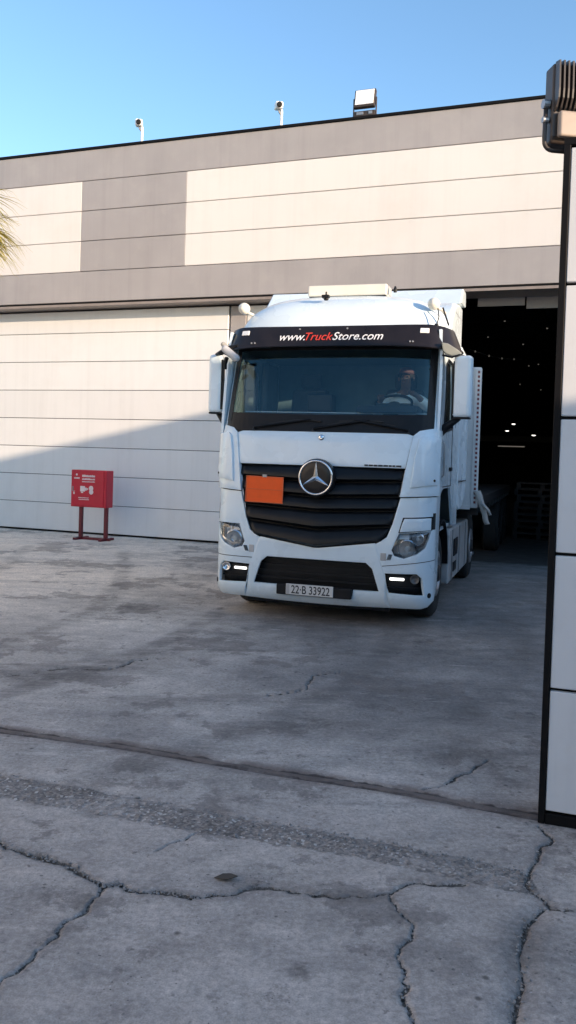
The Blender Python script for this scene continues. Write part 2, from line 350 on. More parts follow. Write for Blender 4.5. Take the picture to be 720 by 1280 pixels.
def ground_material():
    m, nt, b = newmat('worn_concrete_yard'); N = nt.nodes.new; L = nt.links.new
    geo = N('ShaderNodeNewGeometry'); pos = geo.outputs['Position']
    def noise(sc, det=6, rough=.6, vec=pos, dist=0.):
        n = N('ShaderNodeTexNoise'); n.inputs['Scale'].default_value = sc; n.inputs['Detail'].default_value = det
        n.inputs['Roughness'].default_value = rough; n.inputs['Distortion'].default_value = dist; L(vec, n.inputs['Vector']); return n.outputs['Fac']
    def ramp(f, a, b_, ca=0., cb=1.):
        r_ = N('ShaderNodeMapRange'); r_.inputs['From Min'].default_value = a; r_.inputs['From Max'].default_value = b_
        r_.inputs['To Min'].default_value = ca; r_.inputs['To Max'].default_value = cb; L(f, r_.inputs['Value']); return r_.outputs['Result']
    def mix(f, A, B):
        x = N('ShaderNodeMix'); x.data_type = 'RGBA'
        for s_, v in ((x.inputs['Factor'], f),(x.inputs['A'], A),(x.inputs['B'], B)):
            if isinstance(v, (tuple,list)): s_.default_value = list(v)+[1]
            elif isinstance(v, float): s_.default_value = v
            else: L(v, s_)
        return x.outputs['Result']
    def mth(op, a, b_):
        x = N('ShaderNodeMath'); x.operation = op
        for i, v in enumerate((a, b_)):
            if isinstance(v, (int,float)): x.inputs[i].default_value = v
            else: L(v, x.inputs[i])
        return x.outputs[0]
    def attr(n):
        a = N('ShaderNodeAttribute'); a.attribute_name = n; return a.outputs['Fac']
    sep = N('ShaderNodeSeparateXYZ'); L(pos, sep.inputs[0])
    # stretch along the truck's driving direction for tyre dust
    mp = N('ShaderNodeMapping'); mp.inputs['Rotation'].default_value = (0,0,R(18)); mp.inputs['Scale'].default_value = (.35,1.6,1)
    L(pos, mp.inputs['Vector'])
    mp2 = N('ShaderNodeMapping'); mp2.inputs['Rotation'].default_value = (0,0,R(-70)); mp2.inputs['Scale'].default_value = (.5,2.2,1)
    L(pos, mp2.inputs['Vector'])
    base = mix(ramp(noise(.62, 8, .66), .38, .60), (.245,.222,.205), (.62,.55,.49))
    base = mix(ramp(noise(2.6, 8, .7), .40, .70, 0., .65), base, (.47,.43,.39))
    base = mix(ramp(noise(1.3, 9, .72, mp.outputs[0], .6), .50, .68, 0., .75), base, (.145,.135,.13))
    base = mix(ramp(noise(.9, 8, .7, mp2.outputs[0], .8), .53, .70, 0., .6), base, (.50,.45,.395))
    # tan dust blown against the building side
    far = ramp(sep.outputs['Y'], 5.6, 11.5, 0., 1.)
    left = ramp(mth('ADD', sep.outputs['X'], ramp(noise(.5, 6, .7), .3, .7, -1.2, 1.2)), .2, -2.2, 0., 1.)
    dust = mth('MULTIPLY', mth('MULTIPLY', far, left), ramp(noise(1.1, 8, .72, mp2.outputs[0]), .32, .55, .35, 1.))
    base = mix(dust, base, (.88,.78,.66))
    base = mix(mth('MULTIPLY', ramp(mth('ADD', sep.outputs['Y'], ramp(noise(.8, 5), .3, .7, -.5, .5)), 4.9, 3.9), ramp(noise(1.6, 7, .7), .30, .62, .1, .75)), base, (.56,.485,.43))
    # shade in front of the doorway, painted into the ground colour
    door_shade = mth('MULTIPLY', ramp(sep.outputs['X'], -.6, .7, 0., 1.), ramp(sep.outputs['Y'], 4.9, 6.4, 0., 1.))
    base = mix(mth('MULTIPLY', door_shade, ramp(noise(.9, 6, .65), .3, .65, .35, .85)), base, (.175,.168,.165))
    # pinkish / light specks, aggregate
    vo = N('ShaderNodeTexVoronoi'); vo.inputs['Scale'].default_value = 55; L(pos, vo.inputs['Vector'])
    vs = mth('MULTIPLY', ramp(vo.outputs['Distance'], .22, .10), ramp(noise(3.5, 4), .50, .62))
    sp = N('ShaderNodeSeparateColor'); L(vo.outputs['Color'], sp.inputs[0])
    base = mix(mth('MULTIPLY', vs, mth('GREATER_THAN', sp.outputs[0], .72)), base, (.60,.58,.55))
    base = mix(mth('MULTIPLY', vs, mth('LESS_THAN', sp.outputs[0], .30)), base, (.045,.042,.040))
    vo3 = N('ShaderNodeTexVoronoi'); vo3.inputs['Scale'].default_value = 9; L(pos, vo3.inputs['Vector'])
    sp3 = N('ShaderNodeSeparateColor'); L(vo3.outputs['Color'], sp3.inputs[0])
    pit = mth('MULTIPLY', ramp(vo3.outputs['Distance'], .15, .06), mth('LESS_THAN', sp3.outputs[1], .22))
    base = mix(mth('MULTIPLY', pit, .8), base, (.06,.055,.05))
    # scaled-off layers with eroded outlines
    pk = ramp(noise(.85, 12, .74), .535, .560)
    base = mix(mth('MULTIPLY', pk, .55), base, (.175,.150,.135))
    pk2 = ramp(noise(1.25, 12, .76, mp.outputs[0]), .405, .385)
    base = mix(mth('MULTIPLY', pk2, .5), base, (.60,.545,.49))
    pk3 = mth('MULTIPLY', ramp(noise(9, 10, .8), .60, .63), ramp(noise(1.1, 4), .46, .56))
    base = mix(mth('MULTIPLY', pk3, .75), base, (.085,.075,.068))
    pk4 = mth('MULTIPLY', ramp(noise(26, 8, .8), .635, .66), ramp(noise(1.7, 4, .5), .42, .52))
    base = mix(mth('MULTIPLY', pk4, .8), base, (.06,.053,.05))
    # mottling at hand and fingertip size
    def scl(c_, f_):
        x = N('ShaderNodeVectorMath'); x.operation = 'SCALE'; L(c_, x.inputs[0]); L(f_, x.inputs['Scale']); return x.outputs[0]
    base = scl(base, ramp(noise(5.5, 9, .75), .34, .66, .84, 1.24))
    base = scl(base, ramp(noise(38, 6, .7), .32, .68, .70, 1.24))
    ty = mth('MULTIPLY', attr('tyre'), ramp(noise(2.4, 8, .75, mp.outputs[0]), .36, .62))
    base = mix(mth('MULTIPLY', ty, .78), base, (.095,.088,.084))
    sn_ = mth('MULTIPLY', attr('stain'), ramp(noise(7, 9, .8), .38, .60, .15, 1.))
    base = mix(mth('MULTIPLY', sn_, .85), base, (.075,.066,.060))
    # dark oil spots
    osp = mth('MULTIPLY', ramp(noise(3.1, 7, .72), .60, .68), ramp(noise(.7, 3), .42, .56))
    base = mix(mth('MULTIPLY', osp, .75), base, (.07,.064,.062))
    pv = N('ShaderNodeTexVoronoi'); pv.inputs['Scale'].default_value = 27; L(pos, pv.inputs['Vector'])
    ps = N('ShaderNodeSeparateColor'); L(pv.outputs['Color'], ps.inputs[0])
    pm_ = mth('MULTIPLY', ramp(mth('ADD', pv.outputs['Distance'], ramp(noise(90, 3), .3, .7, -.10, .10)), .22, .13), mth('LESS_THAN', ps.outputs[0], .34))
    pm_ = mth('MULTIPLY', pm_, ramp(noise(1.9, 6, .7), .44, .58))
    base = mix(mth('MULTIPLY', pm_, .72), base, (.085,.078,.075))
    pw_ = mth('MULTIPLY', ramp(pv.outputs['Distance'], .16, .10), mth('GREATER_THAN', ps.outputs[0], .94))
    base = mix(mth('MULTIPLY', pw_, .7), base, (.66,.63,.60))
    # fine grain
    fine = noise(140, 3, .6)
    base = mix(ramp(fine, .35, .65, 0., .30), base, (.13,.12,.115))
    # gravel band
    gv = N('ShaderNodeTexVoronoi'); gv.inputs['Scale'].default_value = 75; L(pos, gv.inputs['Vector'])
    gs = N('ShaderNodeSeparateColor'); L(gv.outputs['Color'], gs.inputs[0])
    gcol = mix(ramp(gs.outputs[0], .2, 1.), (.085,.072,.064), (.33,.285,.25))
    gcol = mix(mth('GREATER_THAN', gs.outputs[1], .93), gcol, (.55,.52,.48))
    gat = attr('gravel')
    gm = ramp(mth('ADD', mth('MULTIPLY', gat, ramp(noise(1.7, 7, .7), .36, .56, .42, 1.)), ramp(noise(22, 5), .3, .7, -.4, .4)), .25, .75)
    base = mix(mth('MULTIPLY', gm, .72), base, gcol)
    # rail groove: rusty brown-dark double line
    ra = attr('rail')
    base = mix(mth('MULTIPLY', ramp(ra, .05, .55, 0., .8), ramp(noise(3.2, 7, .7), .36, .58, .25, 1.)), base, (.16,.122,.105))
    base = mix(mth('MULTIPLY', mth('MULTIPLY', ramp(ra, .60, .68), ramp(noise(2.1, 6, .7), .34, .52, .35, 1.)), ramp(noise(5, 7, .7), .3, .52, .45, .95)), base, (.045,.036,.033))
    base = mix(mth('MULTIPLY', ramp(ra, .80, .86), ramp(noise(4, 7, .7), .36, .58, .2, .8)), base, (.20,.16,.14))
    # cracks
    base = mix(mth('MULTIPLY', attr('halo'), ramp(noise(30, 4), .3, .7, .1, .8)), base, (.085,.075,.068))
    ck = mth('ADD', attr('crack'), ramp(noise(70, 4), .3, .7, -.25, .25))
    base = mix(ramp(ck, .50, .66), base, mix(ramp(noise(55, 4), .35, .62), (.020,.017,.015), (.13,.115,.10)))
    # faint worn painted line near the building, parallel to it
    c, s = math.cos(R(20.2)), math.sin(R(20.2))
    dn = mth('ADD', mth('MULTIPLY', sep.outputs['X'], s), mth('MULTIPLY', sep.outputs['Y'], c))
    base = mix(mth('MULTIPLY', ramp(mth('ADD', dn, ramp(noise(2, 5), .3, .7, -.15, .15)), 15.45, 15.75), .9), base, (.055,.050,.046))  # floor past the door line darkened in colour to carry the hall's shade
    ln = mth('MULTIPLY', ramp(mth('ABSOLUTE', mth('SUBTRACT', dn, 13.35), 0), .11, .06), ramp(noise(3, 6), .35, .55))
    ln = mth('MULTIPLY', ln, ramp(sep.outputs['X'], -2.6, -3.4))
    base = mix(mth('MULTIPLY', ln, .75), base, (.62,.58,.52))
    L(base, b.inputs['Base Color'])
    L(ramp(noise(4, 5), .3, .7, .62, .95), b.inputs['Roughness'])
    b.inputs['Specular IOR Level'].default_value = .35
    hgt = mth('ADD', mth('MULTIPLY', noise(35, 8, .7), .5), mth('MULTIPLY', mth('MULTIPLY', gs.outputs[0], gm), 1.2))
    hgt = mth('SUBTRACT', hgt, mth('MULTIPLY', ramp(ck, .35, .65), 1.5))
    bp = N('ShaderNodeBump'); bp.inputs['Strength'].default_value = .45; bp.inputs['Distance'].default_value = .012
    L(hgt, bp.inputs['Height']); L(bp.outputs['Normal'], b.inputs['Normal'])
    return m
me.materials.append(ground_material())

# loose gravel: nobody could count it
def gravel_mesh():
    base = bmesh.new(); bmesh.ops.create_icosphere(base, subdivisions=1, radius=1)
    bv = np.array([v.co[:] for v in base.verts]); bf = [tuple(v.index for v in f.verts) for f in base.faces]; base.free()
    V = []; F = []
    def put(x, y, r_):
        q = bv*np.array([r_*rnd.uniform(.7,1.3), r_*rnd.uniform(.7,1.3), r_*rnd.uniform(.4,.8)])*np.array([[rnd.uniform(.75,1.2)] for _ in bv])
        a = rnd.uniform(0,6.28); c,s = math.cos(a), math.sin(a)
        q = np.stack([q[:,0]*c-q[:,1]*s+x, q[:,0]*s+q[:,1]*c+y, q[:,2]+r_*.15-.004], 1)
        k = len(V); V.extend(map(tuple, q)); F.extend([tuple(i+k for i in f) for f in bf])
    for i in range(1000):
        x = rnd.uniform(-2.6,1.1); u = rnd.random(); y = sl(x)+(su(x)-sl(x))*(u if rnd.random()<.5 else .65+.4*u)
        put(x, y, rnd.choice([.0025,.003,.0035,.005,.0065]) )
    A = CR[0][0]
    for i in range(420):
        k = rnd.randrange(0, 230); p = A[min(k, len(A)-1)]
        put(p[0]+rnd.gauss(0,.02), p[1]+rnd.gauss(0,.02), rnd.choice([.003,.004,.005,.007]))
    for ln in (CR[2][0], CR[3][0], CR[4][0]):
        for i in range(90):
            p = ln[rnd.randrange(len(ln))]; put(p[0]+rnd.gauss(0,.02), p[1]+rnd.gauss(0,.02), rnd.choice([.003,.004,.006]))
    for i in range(260): put(rnd.uniform(-2,1.6), rnd.uniform(2.4,7), rnd.choice([.002,.003,.004]))
    return V, F
V, F = gravel_mesh(); kind(mk('gravel', V, F, M['stone']), 'stuff')

# ================================================================ WAREHOUSE
WA = R(20.2); WO = (-3.925, 18.06, 0)
wh = tag(empty('warehouse', WO, -WA), 'long flat-roofed warehouse clad in cream and taupe panels with a dark open doorway', 'warehouse')
OV = -.42                                     # upper wall stands proud of the door plane
ZT, ZP, Z3, Z2, Z1, ZB, ZK = 8.115, 7.47, 6.845, 6.215, 5.58, 4.905, 4.86
XL, XR = -30., 32.
def panel_run(name, m, x0, x1, zs, yf, th=.12, gap=.006, seam=True):
    b = MB()
    for a, c in zip(zs, zs[1:]): b.bx(x0, x1, yf, yf+th, a+gap, c-gap)
    o = b.build(name, m, wh, bevel=.006, seg=1)
    return o
panel_run('parapet', M['panel_taupe'], XL, XR, [ZP, ZT], OV)
panel_run('cream_cladding', M['panel_cream'], XL, -.49, [Z1,Z2,Z3,ZP], OV)
panel_run('taupe_cladding', M['panel_taupe'], -.487, 1.975, [Z1,Z2,Z3,ZP], OV)
panel_run('cream_cladding', M['panel_cream'], 1.978, XR, [Z1,Z2,Z3,ZP], OV)
panel_run('fascia_beam', M['panel_taupe'], XL, XR, [ZB+.03, Z1], OV)
b = MB(); b.bx(XL, XR, OV+.05, OV+.20, ZB+.05, ZT-.01); b.build('wall_core', M['seam'], wh)
b = MB(); b.bx(XL, XR, OV-.03, OV+.24, ZT, ZT+.045); b.build('parapet_capping', M['dark_trim'], wh)
b = MB(); b.bx(XL, XR, OV-.02, OV+.22, ZB-.002, ZB+.018); b.build('door_track', M['dark_trim'], wh)
b = MB(); b.bx(XL, XR, OV-.02, OV+.22, ZK-.012, ZB-.008); b.build('track_cover', M['brown_trim'], wh)
b = MB(); b.bx(XL, XR, OV+.20, .30, ZK, ZK+.10); b.build('soffit', M['brown_trim'], wh)
DZ = [.035]+[.64+.619*i for i in range(7)]+[ZK-.03]
panel_run('sliding_door', M['panel_white'], XL, 2.79, DZ, 0., gap=.006)
b = MB(); b.bx(XL, 2.78, .03, .10, .03, ZK-.04); b.build('sliding_door_core', M['seam'], wh)
b = MB(); b.bx(XL, 2.8, .02, .10, 0, .034); b.build('door_bottom_seal', M['dark_trim'], wh)
panel_run('door_column', M['panel_taupe'], 2.83, 3.17, [0, 2.0, 4.15, ZK-.03], .02, .25)
panel_run('fixed_panel', M['panel_white'], 3.19, 4.3, DZ, .03, .2)
b = MB(); b.bx(3.2, 4.29, .06, .22, .03, ZK-.04); b.build('fixed_panel_core', M['seam'], wh)
panel_run('front_wall', M['panel_white'], 10.6, XR, DZ, 0.)
b = MB(); b.bx(10.61, XR, .03, .10, .03, ZK-.04); b.build('front_wall_core', M['seam'], wh)
# hall behind
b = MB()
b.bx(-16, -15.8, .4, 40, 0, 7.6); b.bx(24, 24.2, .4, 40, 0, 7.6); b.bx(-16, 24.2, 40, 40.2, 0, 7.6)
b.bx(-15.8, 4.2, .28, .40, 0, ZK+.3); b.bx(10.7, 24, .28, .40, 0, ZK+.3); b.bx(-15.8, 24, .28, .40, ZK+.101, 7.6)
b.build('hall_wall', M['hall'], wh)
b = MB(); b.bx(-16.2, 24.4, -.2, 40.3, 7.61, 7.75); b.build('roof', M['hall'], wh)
b = MB()
for i in range(9): b.bx(-15.7, 23.9, 3.5+i*4, 3.75+i*4, 6.9, 7.55)
for i in range(9): b.bx(-15.0+i*4.6, -14.88+i*4.6, .5, 39.5, 6.6, 6.88)
b.build('roof_truss', M['chassis'], wh)
# sheet-metal flashing strips just inside the lintel
b = MB()
for i, (x0, x1, z0) in enumerate([(7.7,8.55,4.80),(8.58,9.35,4.74),(9.37,10.4,4.66)]):
    b.bx(x0, x1, .42+.03*i, .44+.03*i, z0-.07, ZK+.09)
b.build('lintel_flashing', M['roof_sheet'], wh)
# gutter-side mezzanine edge at the hall's far side
b = MB(); b.bx(-15, 23.5, 30, 30.3, 3.0, 3.3); b.build('mezzanine_edge', mat('mezzanine_steel',(.10,.09,.08),.7), wh)

def Wp(x, y, z):
    c, s = math.cos(WA), math.sin(WA); return Vector((WO[0]+c*x+s*y, WO[1]-s*x+c*y, z))

# lamps in the hall
def hall_lamp(x, y, z, m, r_, label, grp):
    t = tag(empty('hall_lamp', Wp(x,y,z), -WA), label, 'lamp', grp)
    a = MB(); a.lathe([(.02,.16),(.05,.15),(r_*1.3,.03),(r_*1.35,0),(r_*1.2,0)], (0,0,0), (0,0,1), 16); a.build('lamp_shade', M['chassis'], t, smooth=True)
    a = MB(); a.lathe([(.01,-.03),(r_*.7,-.025),(r_,.0),(r_*.6,.02)], (0,0,0), (0,0,1), 16); a.build('lamp_bulb', m, t, smooth=True)
    a = MB(); a.tube([(0,0,.15),(0,0,max(.3, 6.9-z))], .008, 5); a.build('lamp_cable', M['chassis'], t)
    return t

# ---- camera numbers (also used to place far lamps along their real lines of sight inside the hall)
F_, PITCH, ROLL, CAMH = 1050., .025, R(1.8), 1.8
fw = Vector((0, math.cos(PITCH), -math.sin(PITCH))); u0 = Vector((0, math.sin(PITCH), math.cos(PITCH))); r0 = Vector((1,0,0))
RT = r0*math.cos(ROLL)+u0*math.sin(ROLL); UP = -r0*math.sin(ROLL)+u0*math.cos(ROLL)
CAM = Vector((0,0,CAMH))
def hall_pt(px, py, depth):
    d = fw+RT*((px-360)/F_)-UP*((py-598)/F_)
    P = CAM+d*depth; v = P-Vector(WO); c, s = math.cos(WA), math.sin(WA)
    return (v.x*c-v.y*s, v.x*s+v.y*c, P.z)
for (px, py, D, lab) in [(642,530,40,'brightest lit lamp deep in the dark hall, topmost of three'),(634,538.5,42,'lit lamp deep in the dark hall, nearest the truck'),(667,544,38,'lit lamp deep in the dark hall, nearest the gate pillar')]:
    x, y, z = hall_pt(px, py, D); hall_lamp(x, y, z, M['bulb'], .085, lab, 'bright lamps in the hall')
for (px, py, D) in [(631,401,27),(684,410,26),(610,421,30),(654,430,30),(673,455,34),(661,457,33),(650,480,36),(676,487,37)]:
    x, y, z = hall_pt(px, py, D); hall_lamp(x, y, min(z,6.7), M['bulb_dim'], .03, 'small dim lamp under the dark hall roof', 'dim lamps under the hall roof')
a0 = hall_pt(588,437,26); a1 = hall_pt(652,449,30)
sl_ = MB(); pth = []
for i in range(13):
    t = i/12; pth.append(Wp(*[a0[k]*(1-t)+a1[k]*t for k in range(3)])-Vector((0,0,.10*math.sin(math.pi*t))))
sl_.tube(pth, .012, 5)
so = sl_.build('light_string', mat('pale_cable', (.55,.53,.50), .6, var=.05)); tag(so, 'thin pale cable of small lights strung across the dark hall', 'light string')
so.modifiers.clear()
for p in pth[1::3]:
    lb = MB(); lb.lathe([(.01,-.03),(.02,-.02),(.02,.01),(.01,.03)], p, (0,0,1), 8); lb.build('string_bulb', M['bulb_dim'], so, smooth=True)
x, y, z = hall_pt(639, 558, 39)
t_ = tag(empty('tube_lamp', Wp(x,y,z), -WA), 'short lit fluorescent tube low down in the dark hall', 'lamp')
a = MB(); a.bx(-.6,.6,-.02,.02,-.02,.02); a.build('lamp_tube', M['bulb_dim'], t_)
a = MB(); a.bx(-.65,.65,.022,.08,-.05,.05); a.build('lamp_tray', M['chassis'], t_)
# pallets stacked inside
pm = None
gx_, gy_, gz_ = hall_pt(676, 668, 20.5)
for k in range(9):
    if pm is None:
        pm = empty('pallet', Wp(gx_, gy_, 0), -WA)
        a = MB()
        for i in range(7): a.bx(-.6,.6,-.5+i*.145,-.39+i*.145,.125,.15)
        a.build('top_board', M['wood'], pm)
        a = MB()
        for xx in (-.55,0,.55):
            a.bx(xx-.05,xx+.05,-.5,.48,.022,.124)
        a.build('bearer', M['wood'], pm)
        a = MB()
        for i in (0,3,6): a.bx(-.6,.6,-.5+i*.145,-.39+i*.145,0,.021)
        a.build('bottom_board', M['wood'], pm); o = pm
    else: o = copytree(pm)
    o.location = Wp(gx_+rnd.uniform(-.03,.03), gy_+rnd.uniform(-.03,.03), .006+.152*k); o.rotation_euler.z = -WA+rnd.uniform(-.04,.04)
    tag(o, 'grey wooden pallet in the stack just inside the dark doorway', 'pallet', 'pallets stacked inside the hall')

# ---------------------------------------------------------------- roof-edge cameras and lamps
def sec_cam(x, label):
    t = tag(empty('security_camera', Wp(x, OV+.1, ZT+.045), -WA), label, 'camera', 'security cameras on the roof edge')
    a = MB(); a.tube([(0,0,0),(0,0,.34)], .028, 10); a.lathe([(.07,0),(.07,.015)], (0,0,0), (0,0,1), 14); a.build('pole', M['white_cam'], t)
    a = MB(); rt = Matrix.Rotation(R(28),3,'Z') @ Matrix.Rotation(R(12),3,'X')
    a.box(Vector((-.04,-.06,.40)), (.15,.30,.13), rt); a.build('camera_body', M['white_cam'], t, bevel=.03, seg=3)
    a = MB(); dr = rt @ Vector((0,-1,0)); a.lathe([(.052,0),(.052,.03),(.03,.034)], Vector((-.04,-.06,.40))+dr*.145, dr, 16); a.build('camera_lens', M['black_plastic'], t)
    a = MB(); a.tube([(0,0,.24),(-.03,-.05,.29),(-.04,-.06,.34)], .016, 6); a.build('bracket', M['steel'], t)
sec_cam(.86, 'white security camera on a short pole, on the roof edge above the taupe cladding')
sec_cam(3.93, 'white security camera on a short pole, on the roof edge above the truck cab')
fl = tag(empty('floodlight', Wp(5.62, OV+.02, ZT+.045), -WA), 'square floodlight with bright white face standing on the warehouse roof edge', 'floodlight')
a = MB(); rt = Matrix.Rotation(R(-14),3,'X')
a.box((0,0,.32), (.40,.09,.36), rt); a.build('lamp_housing', M['lamp_black'], fl, bevel=.015)
a = MB(); a.box(Vector((0,0,.32))+rt @ Vector((0,-.05,.01)), (.35,.012,.30), rt); a.build('lamp_face', M['lamp_glass'], fl, bevel=.004)
a = MB(); a.bx(-.20,.20,-.03,.05,.0,.10); a.bx(-.225,-.205,-.02,.02,.0,.34); a.bx(.205,.225,-.02,.02,.0,.34); a.build('mounting_bracket', M['lamp_black'], fl, bevel=.006)
for x0_, x1_ in ((-.15,-.02),(.08,.15)):
    a = MB(); a.bx(x0_,x1_,-.04,-.031,.03,.08); a.build('driver_box', M['steel'], fl)

# ---------------------------------------------------------------- fire cabinet
fc = tag(empty('fire_hose_cabinet', Wp(.30,-1.06,0), -WA), 'red fire hose cabinet on a dark red two-legged stand by the white door', 'fire cabinet')
a = MB(); a.bx(-.43,.40,.0,.26,.665,1.415); a.build('cabinet_body', M['red_box'], fc, bevel=.012)
a = MB(); a.bx(-.405,.345,-.014,-.002,.69,1.385); a.build('cabinet_door', M['red_box'], fc, bevel=.005)
a = MB(); a.box((-.37,-.022,1.03), (.02,.012,.10)); a.build('door_handle', M['steel'], fc, bevel=.003)
for xx in (-.23,.36):
    a = MB(); a.bx(xx-.035,xx+.035,.05,.12,.05,.664); a.build('leg', M['red_leg'], fc, bevel=.006)
a = MB(); a.bx(-.29,.46,.055,.115,.0,.049); a.bx(-.27,-.20,-.14,.34,.0,.048); a.bx(.33,.40,-.14,.34,.0,.048); a.build('base_frame', M['red_leg'], fc, bevel=.005)
a = MB(); yy = (-.019,-.0145)
def pic(x0,x1,z0,z1): a.bx(x0,x1,yy[0],yy[1],z0,z1)
# nozzle-and-hose pictogram, coil, title lettering lines (the print is too small to read in the photo)
pic(-.20,-.09,.98,1.09); pic(-.18,-.13,.95,.975); pic(-.085,-.05,1.0,1.06); pic(-.045,-.015,1.015,1.05)
a.lathe([(.052,0),(.052,.0045)], (.055,-.019,1.05), (0,1,0), 14); a.lathe([(.05,0),(.05,.0045)], (.06,-.019,.975), (0,1,0), 14)
r2 = random.Random(5)
for (z0, x0, x1, h) in [(1.275,-.16,.14,.045),(1.215,-.16,.14,.035),(1.17,-.16,.14,.022),(.845,-.24,.0,.018),(.81,-.23,.01,.018),(1.235,-.35,-.22,.03)]:
    x = x0
    while x < x1:
        w = r2.uniform(.012,.026); pic(x, min(x+w,x1), z0, z0+h*r2.uniform(.75,1)); x += w+.006
a.lathe([(.022,0),(.022,.0045)], (-.29,-.019,1.32), (0,1,0), 10)
pic(-.37,-.32,.985,.99); pic(-.365,-.33,.92,.97)
a.build('cabinet_print', M['pink_text'], fc)

# ---------------------------------------------------------------- gate pillar at the right
GP = Vector((1.3128, 4.193, 0))
gp = tag(empty('gate_pillar', GP, -WA), 'tall pale panelled gate pillar with black corner trim at right', 'gate pillar')
b = MB()
for z0, z1 in [(.068,.672),(.689,1.352),(1.369,2.031),(2.048,2.693),(2.710,3.37)]: b.bx(.035,2.6,.0,.05,z0,z1)
b.build('face_panel', M['pillar_panel'], gp, bevel=.004, seg=1)
b = MB(); b.bx(.012,2.6,.03,.30,0,3.36); b.bx(.0,.033,-.006,.31,.0,3.385); b.bx(.034,2.6,-.004,.028,0,.055); b.build('corner_trim', M['dark_trim'], gp, bevel=.003, seg=1)
b = MB(); b.bx(.0,2.6,.0,.31,3.387,3.42); b.build('capping', M['dark_trim'], gp)
def Gp(x, y, z):
    c, s = math.cos(WA), math.sin(WA); return Vector((GP[0]+c*x+s*y, GP[1]-s*x+c*y, z))
# floodlight on the pillar, seen from behind
f2 = tag(empty('floodlight', Gp(-.03,.12,3.40), R(8)), 'dark finned floodlight seen from behind on top of the gate pillar', 'floodlight')
a = MB(); a.prism([(-.035,.425),(.062,.425),(.062,.03),(-.02,.03),(-.035,.06)], lambda u,v,d: Vector((d,u,v)), -.06, .40); a.build('lamp_housing', M['lamp_black'], f2, bevel=.012, seg=3)
a = MB()
for i in range(19):
    x = -.048+i*.0237
    prof = [(-.036,.428),(-.082,.420),(-.086,.28),(-.082,.235),(-.060,.195),(-.036,.180)]
    a.prism(prof, lambda u,v,d,x=x: Vector((x+d,u,v)), -.0042, .0042)
a.build('cooling_fin', M['lamp_fin'], f2)
a = MB(); a.bx(-.035,.375,-.075,-.036,.050,.178); a.build('driver_box', M['driver_tan'], f2, bevel=.012, seg=3)
a = MB(); a.bx(-.045,.385,.063,.075,.05,.41); a.build('lamp_face', M['lamp_glass'], f2)
a = MB(); pth_ = [(-.078,.0,.24),(-.082,.0,.06)]+[(-.082+.045*(1-math.cos(t*math.pi/10)),.0,.045-.045*math.sin(t*math.pi/10)) for t in range(1,6)]+[(.38,.0,.0),(.42,.0,.05),(.42,.0,.24)]
a.tube(pth_, .011, 10); a.build('mounting_bracket', M['lamp_fin'], f2, smooth=True)
for z_, r_ in ((.23,.024),(.15,.016)):
    a = MB(); a.lathe([(r_,0),(r_,.03),(r_*.6,.034)], (-.095,0,z_), (1,0,0), 12); a.build('bracket_bolt', M['steel'], f2)

# ---------------------------------------------------------------- palm tree at far left
pt = tag(empty('palm_tree', (-5.70,13.2,.28)), 'yellow-green palm whose frond tips hang in at the left edge', 'palm tree')
a = MB(); a.tube([(0,0,-.6),(.05,.02,1.5),(.0,.05,3),(.05,0,4.9)], [.24,.19,.17,.16], 12); a.build('trunk', M['trunk'], pt, smooth=True)
def frond(ang, elev, length, droop):
    a = MB(); c = Vector((.05,0,4.9)); d = Vector((math.cos(ang),math.sin(ang),0)); pts = []
    for i in range(9):
        t = i/8; r_ = length*t
        pts.append(c+d*r_*math.cos(elev)+Vector((0,0,r_*math.sin(elev)-droop*t*t)))
    a.tube(pts[:6], [.03,.026,.022,.018,.012,.006], 6)
    # fan of narrow segments from the end of the stalk
    hub = pts[5]; ax = (pts[5]-pts[4]).normalized(); side = ax.cross(Vector((0,0,1))).normalized(); up_ = side.cross(ax)
    n = 26
    for k in range(n):
        th = -1.9+3.8*k/(n-1)+rnd.uniform(-.05,.05)
        dr = ax*math.cos(th)+side*math.sin(th)+up_*rnd.uniform(-.1,.22); ln = length*.50*rnd.uniform(.8,1.1)
        prev = None; vs = []
        nn = 7
        for i in range(nn):
            t = i/(nn-1); p = hub+dr*ln*t+Vector((0,0,-.42*ln*t**2.4*rnd.uniform(.9,1.3)))
            w = .019*(math.sin(math.pi*min(1,.12+t*.95))**.7)*(1-t*.55)+.001
            nrm = dr.cross(Vector((0,0,1))).normalized()
            vs += [p+nrm*w+Vector((0,0,.006*(1-t))), p-Vector((0,0,.002)), p-nrm*w+Vector((0,0,.006*(1-t)))]
        fs = []
        for i in range(nn-1):
            for j in (0,1): fs.append((3*i+j,3*i+j+1,3*i+j+4,3*i+j+3))
        a.add(vs, fs)
    return a.build('frond', M['palm'], pt)
for k in range(15):
    frond(k*2.399+.35, R(rnd.choice([-18,5,22,42,60])), rnd.uniform(1.25,1.6), rnd.uniform(.35,.6))
frond(R(-12), R(10), 1.30, .30)
frond(R(10), R(30), 1.25, .35)
frond(R(-40), R(16), 1.35, .30)
frond(R(-2), R(-4), 1.20, .30)
frond(R(-65), R(28), 1.30, .35)
frond(R(30), R(8), 1.25, .30)

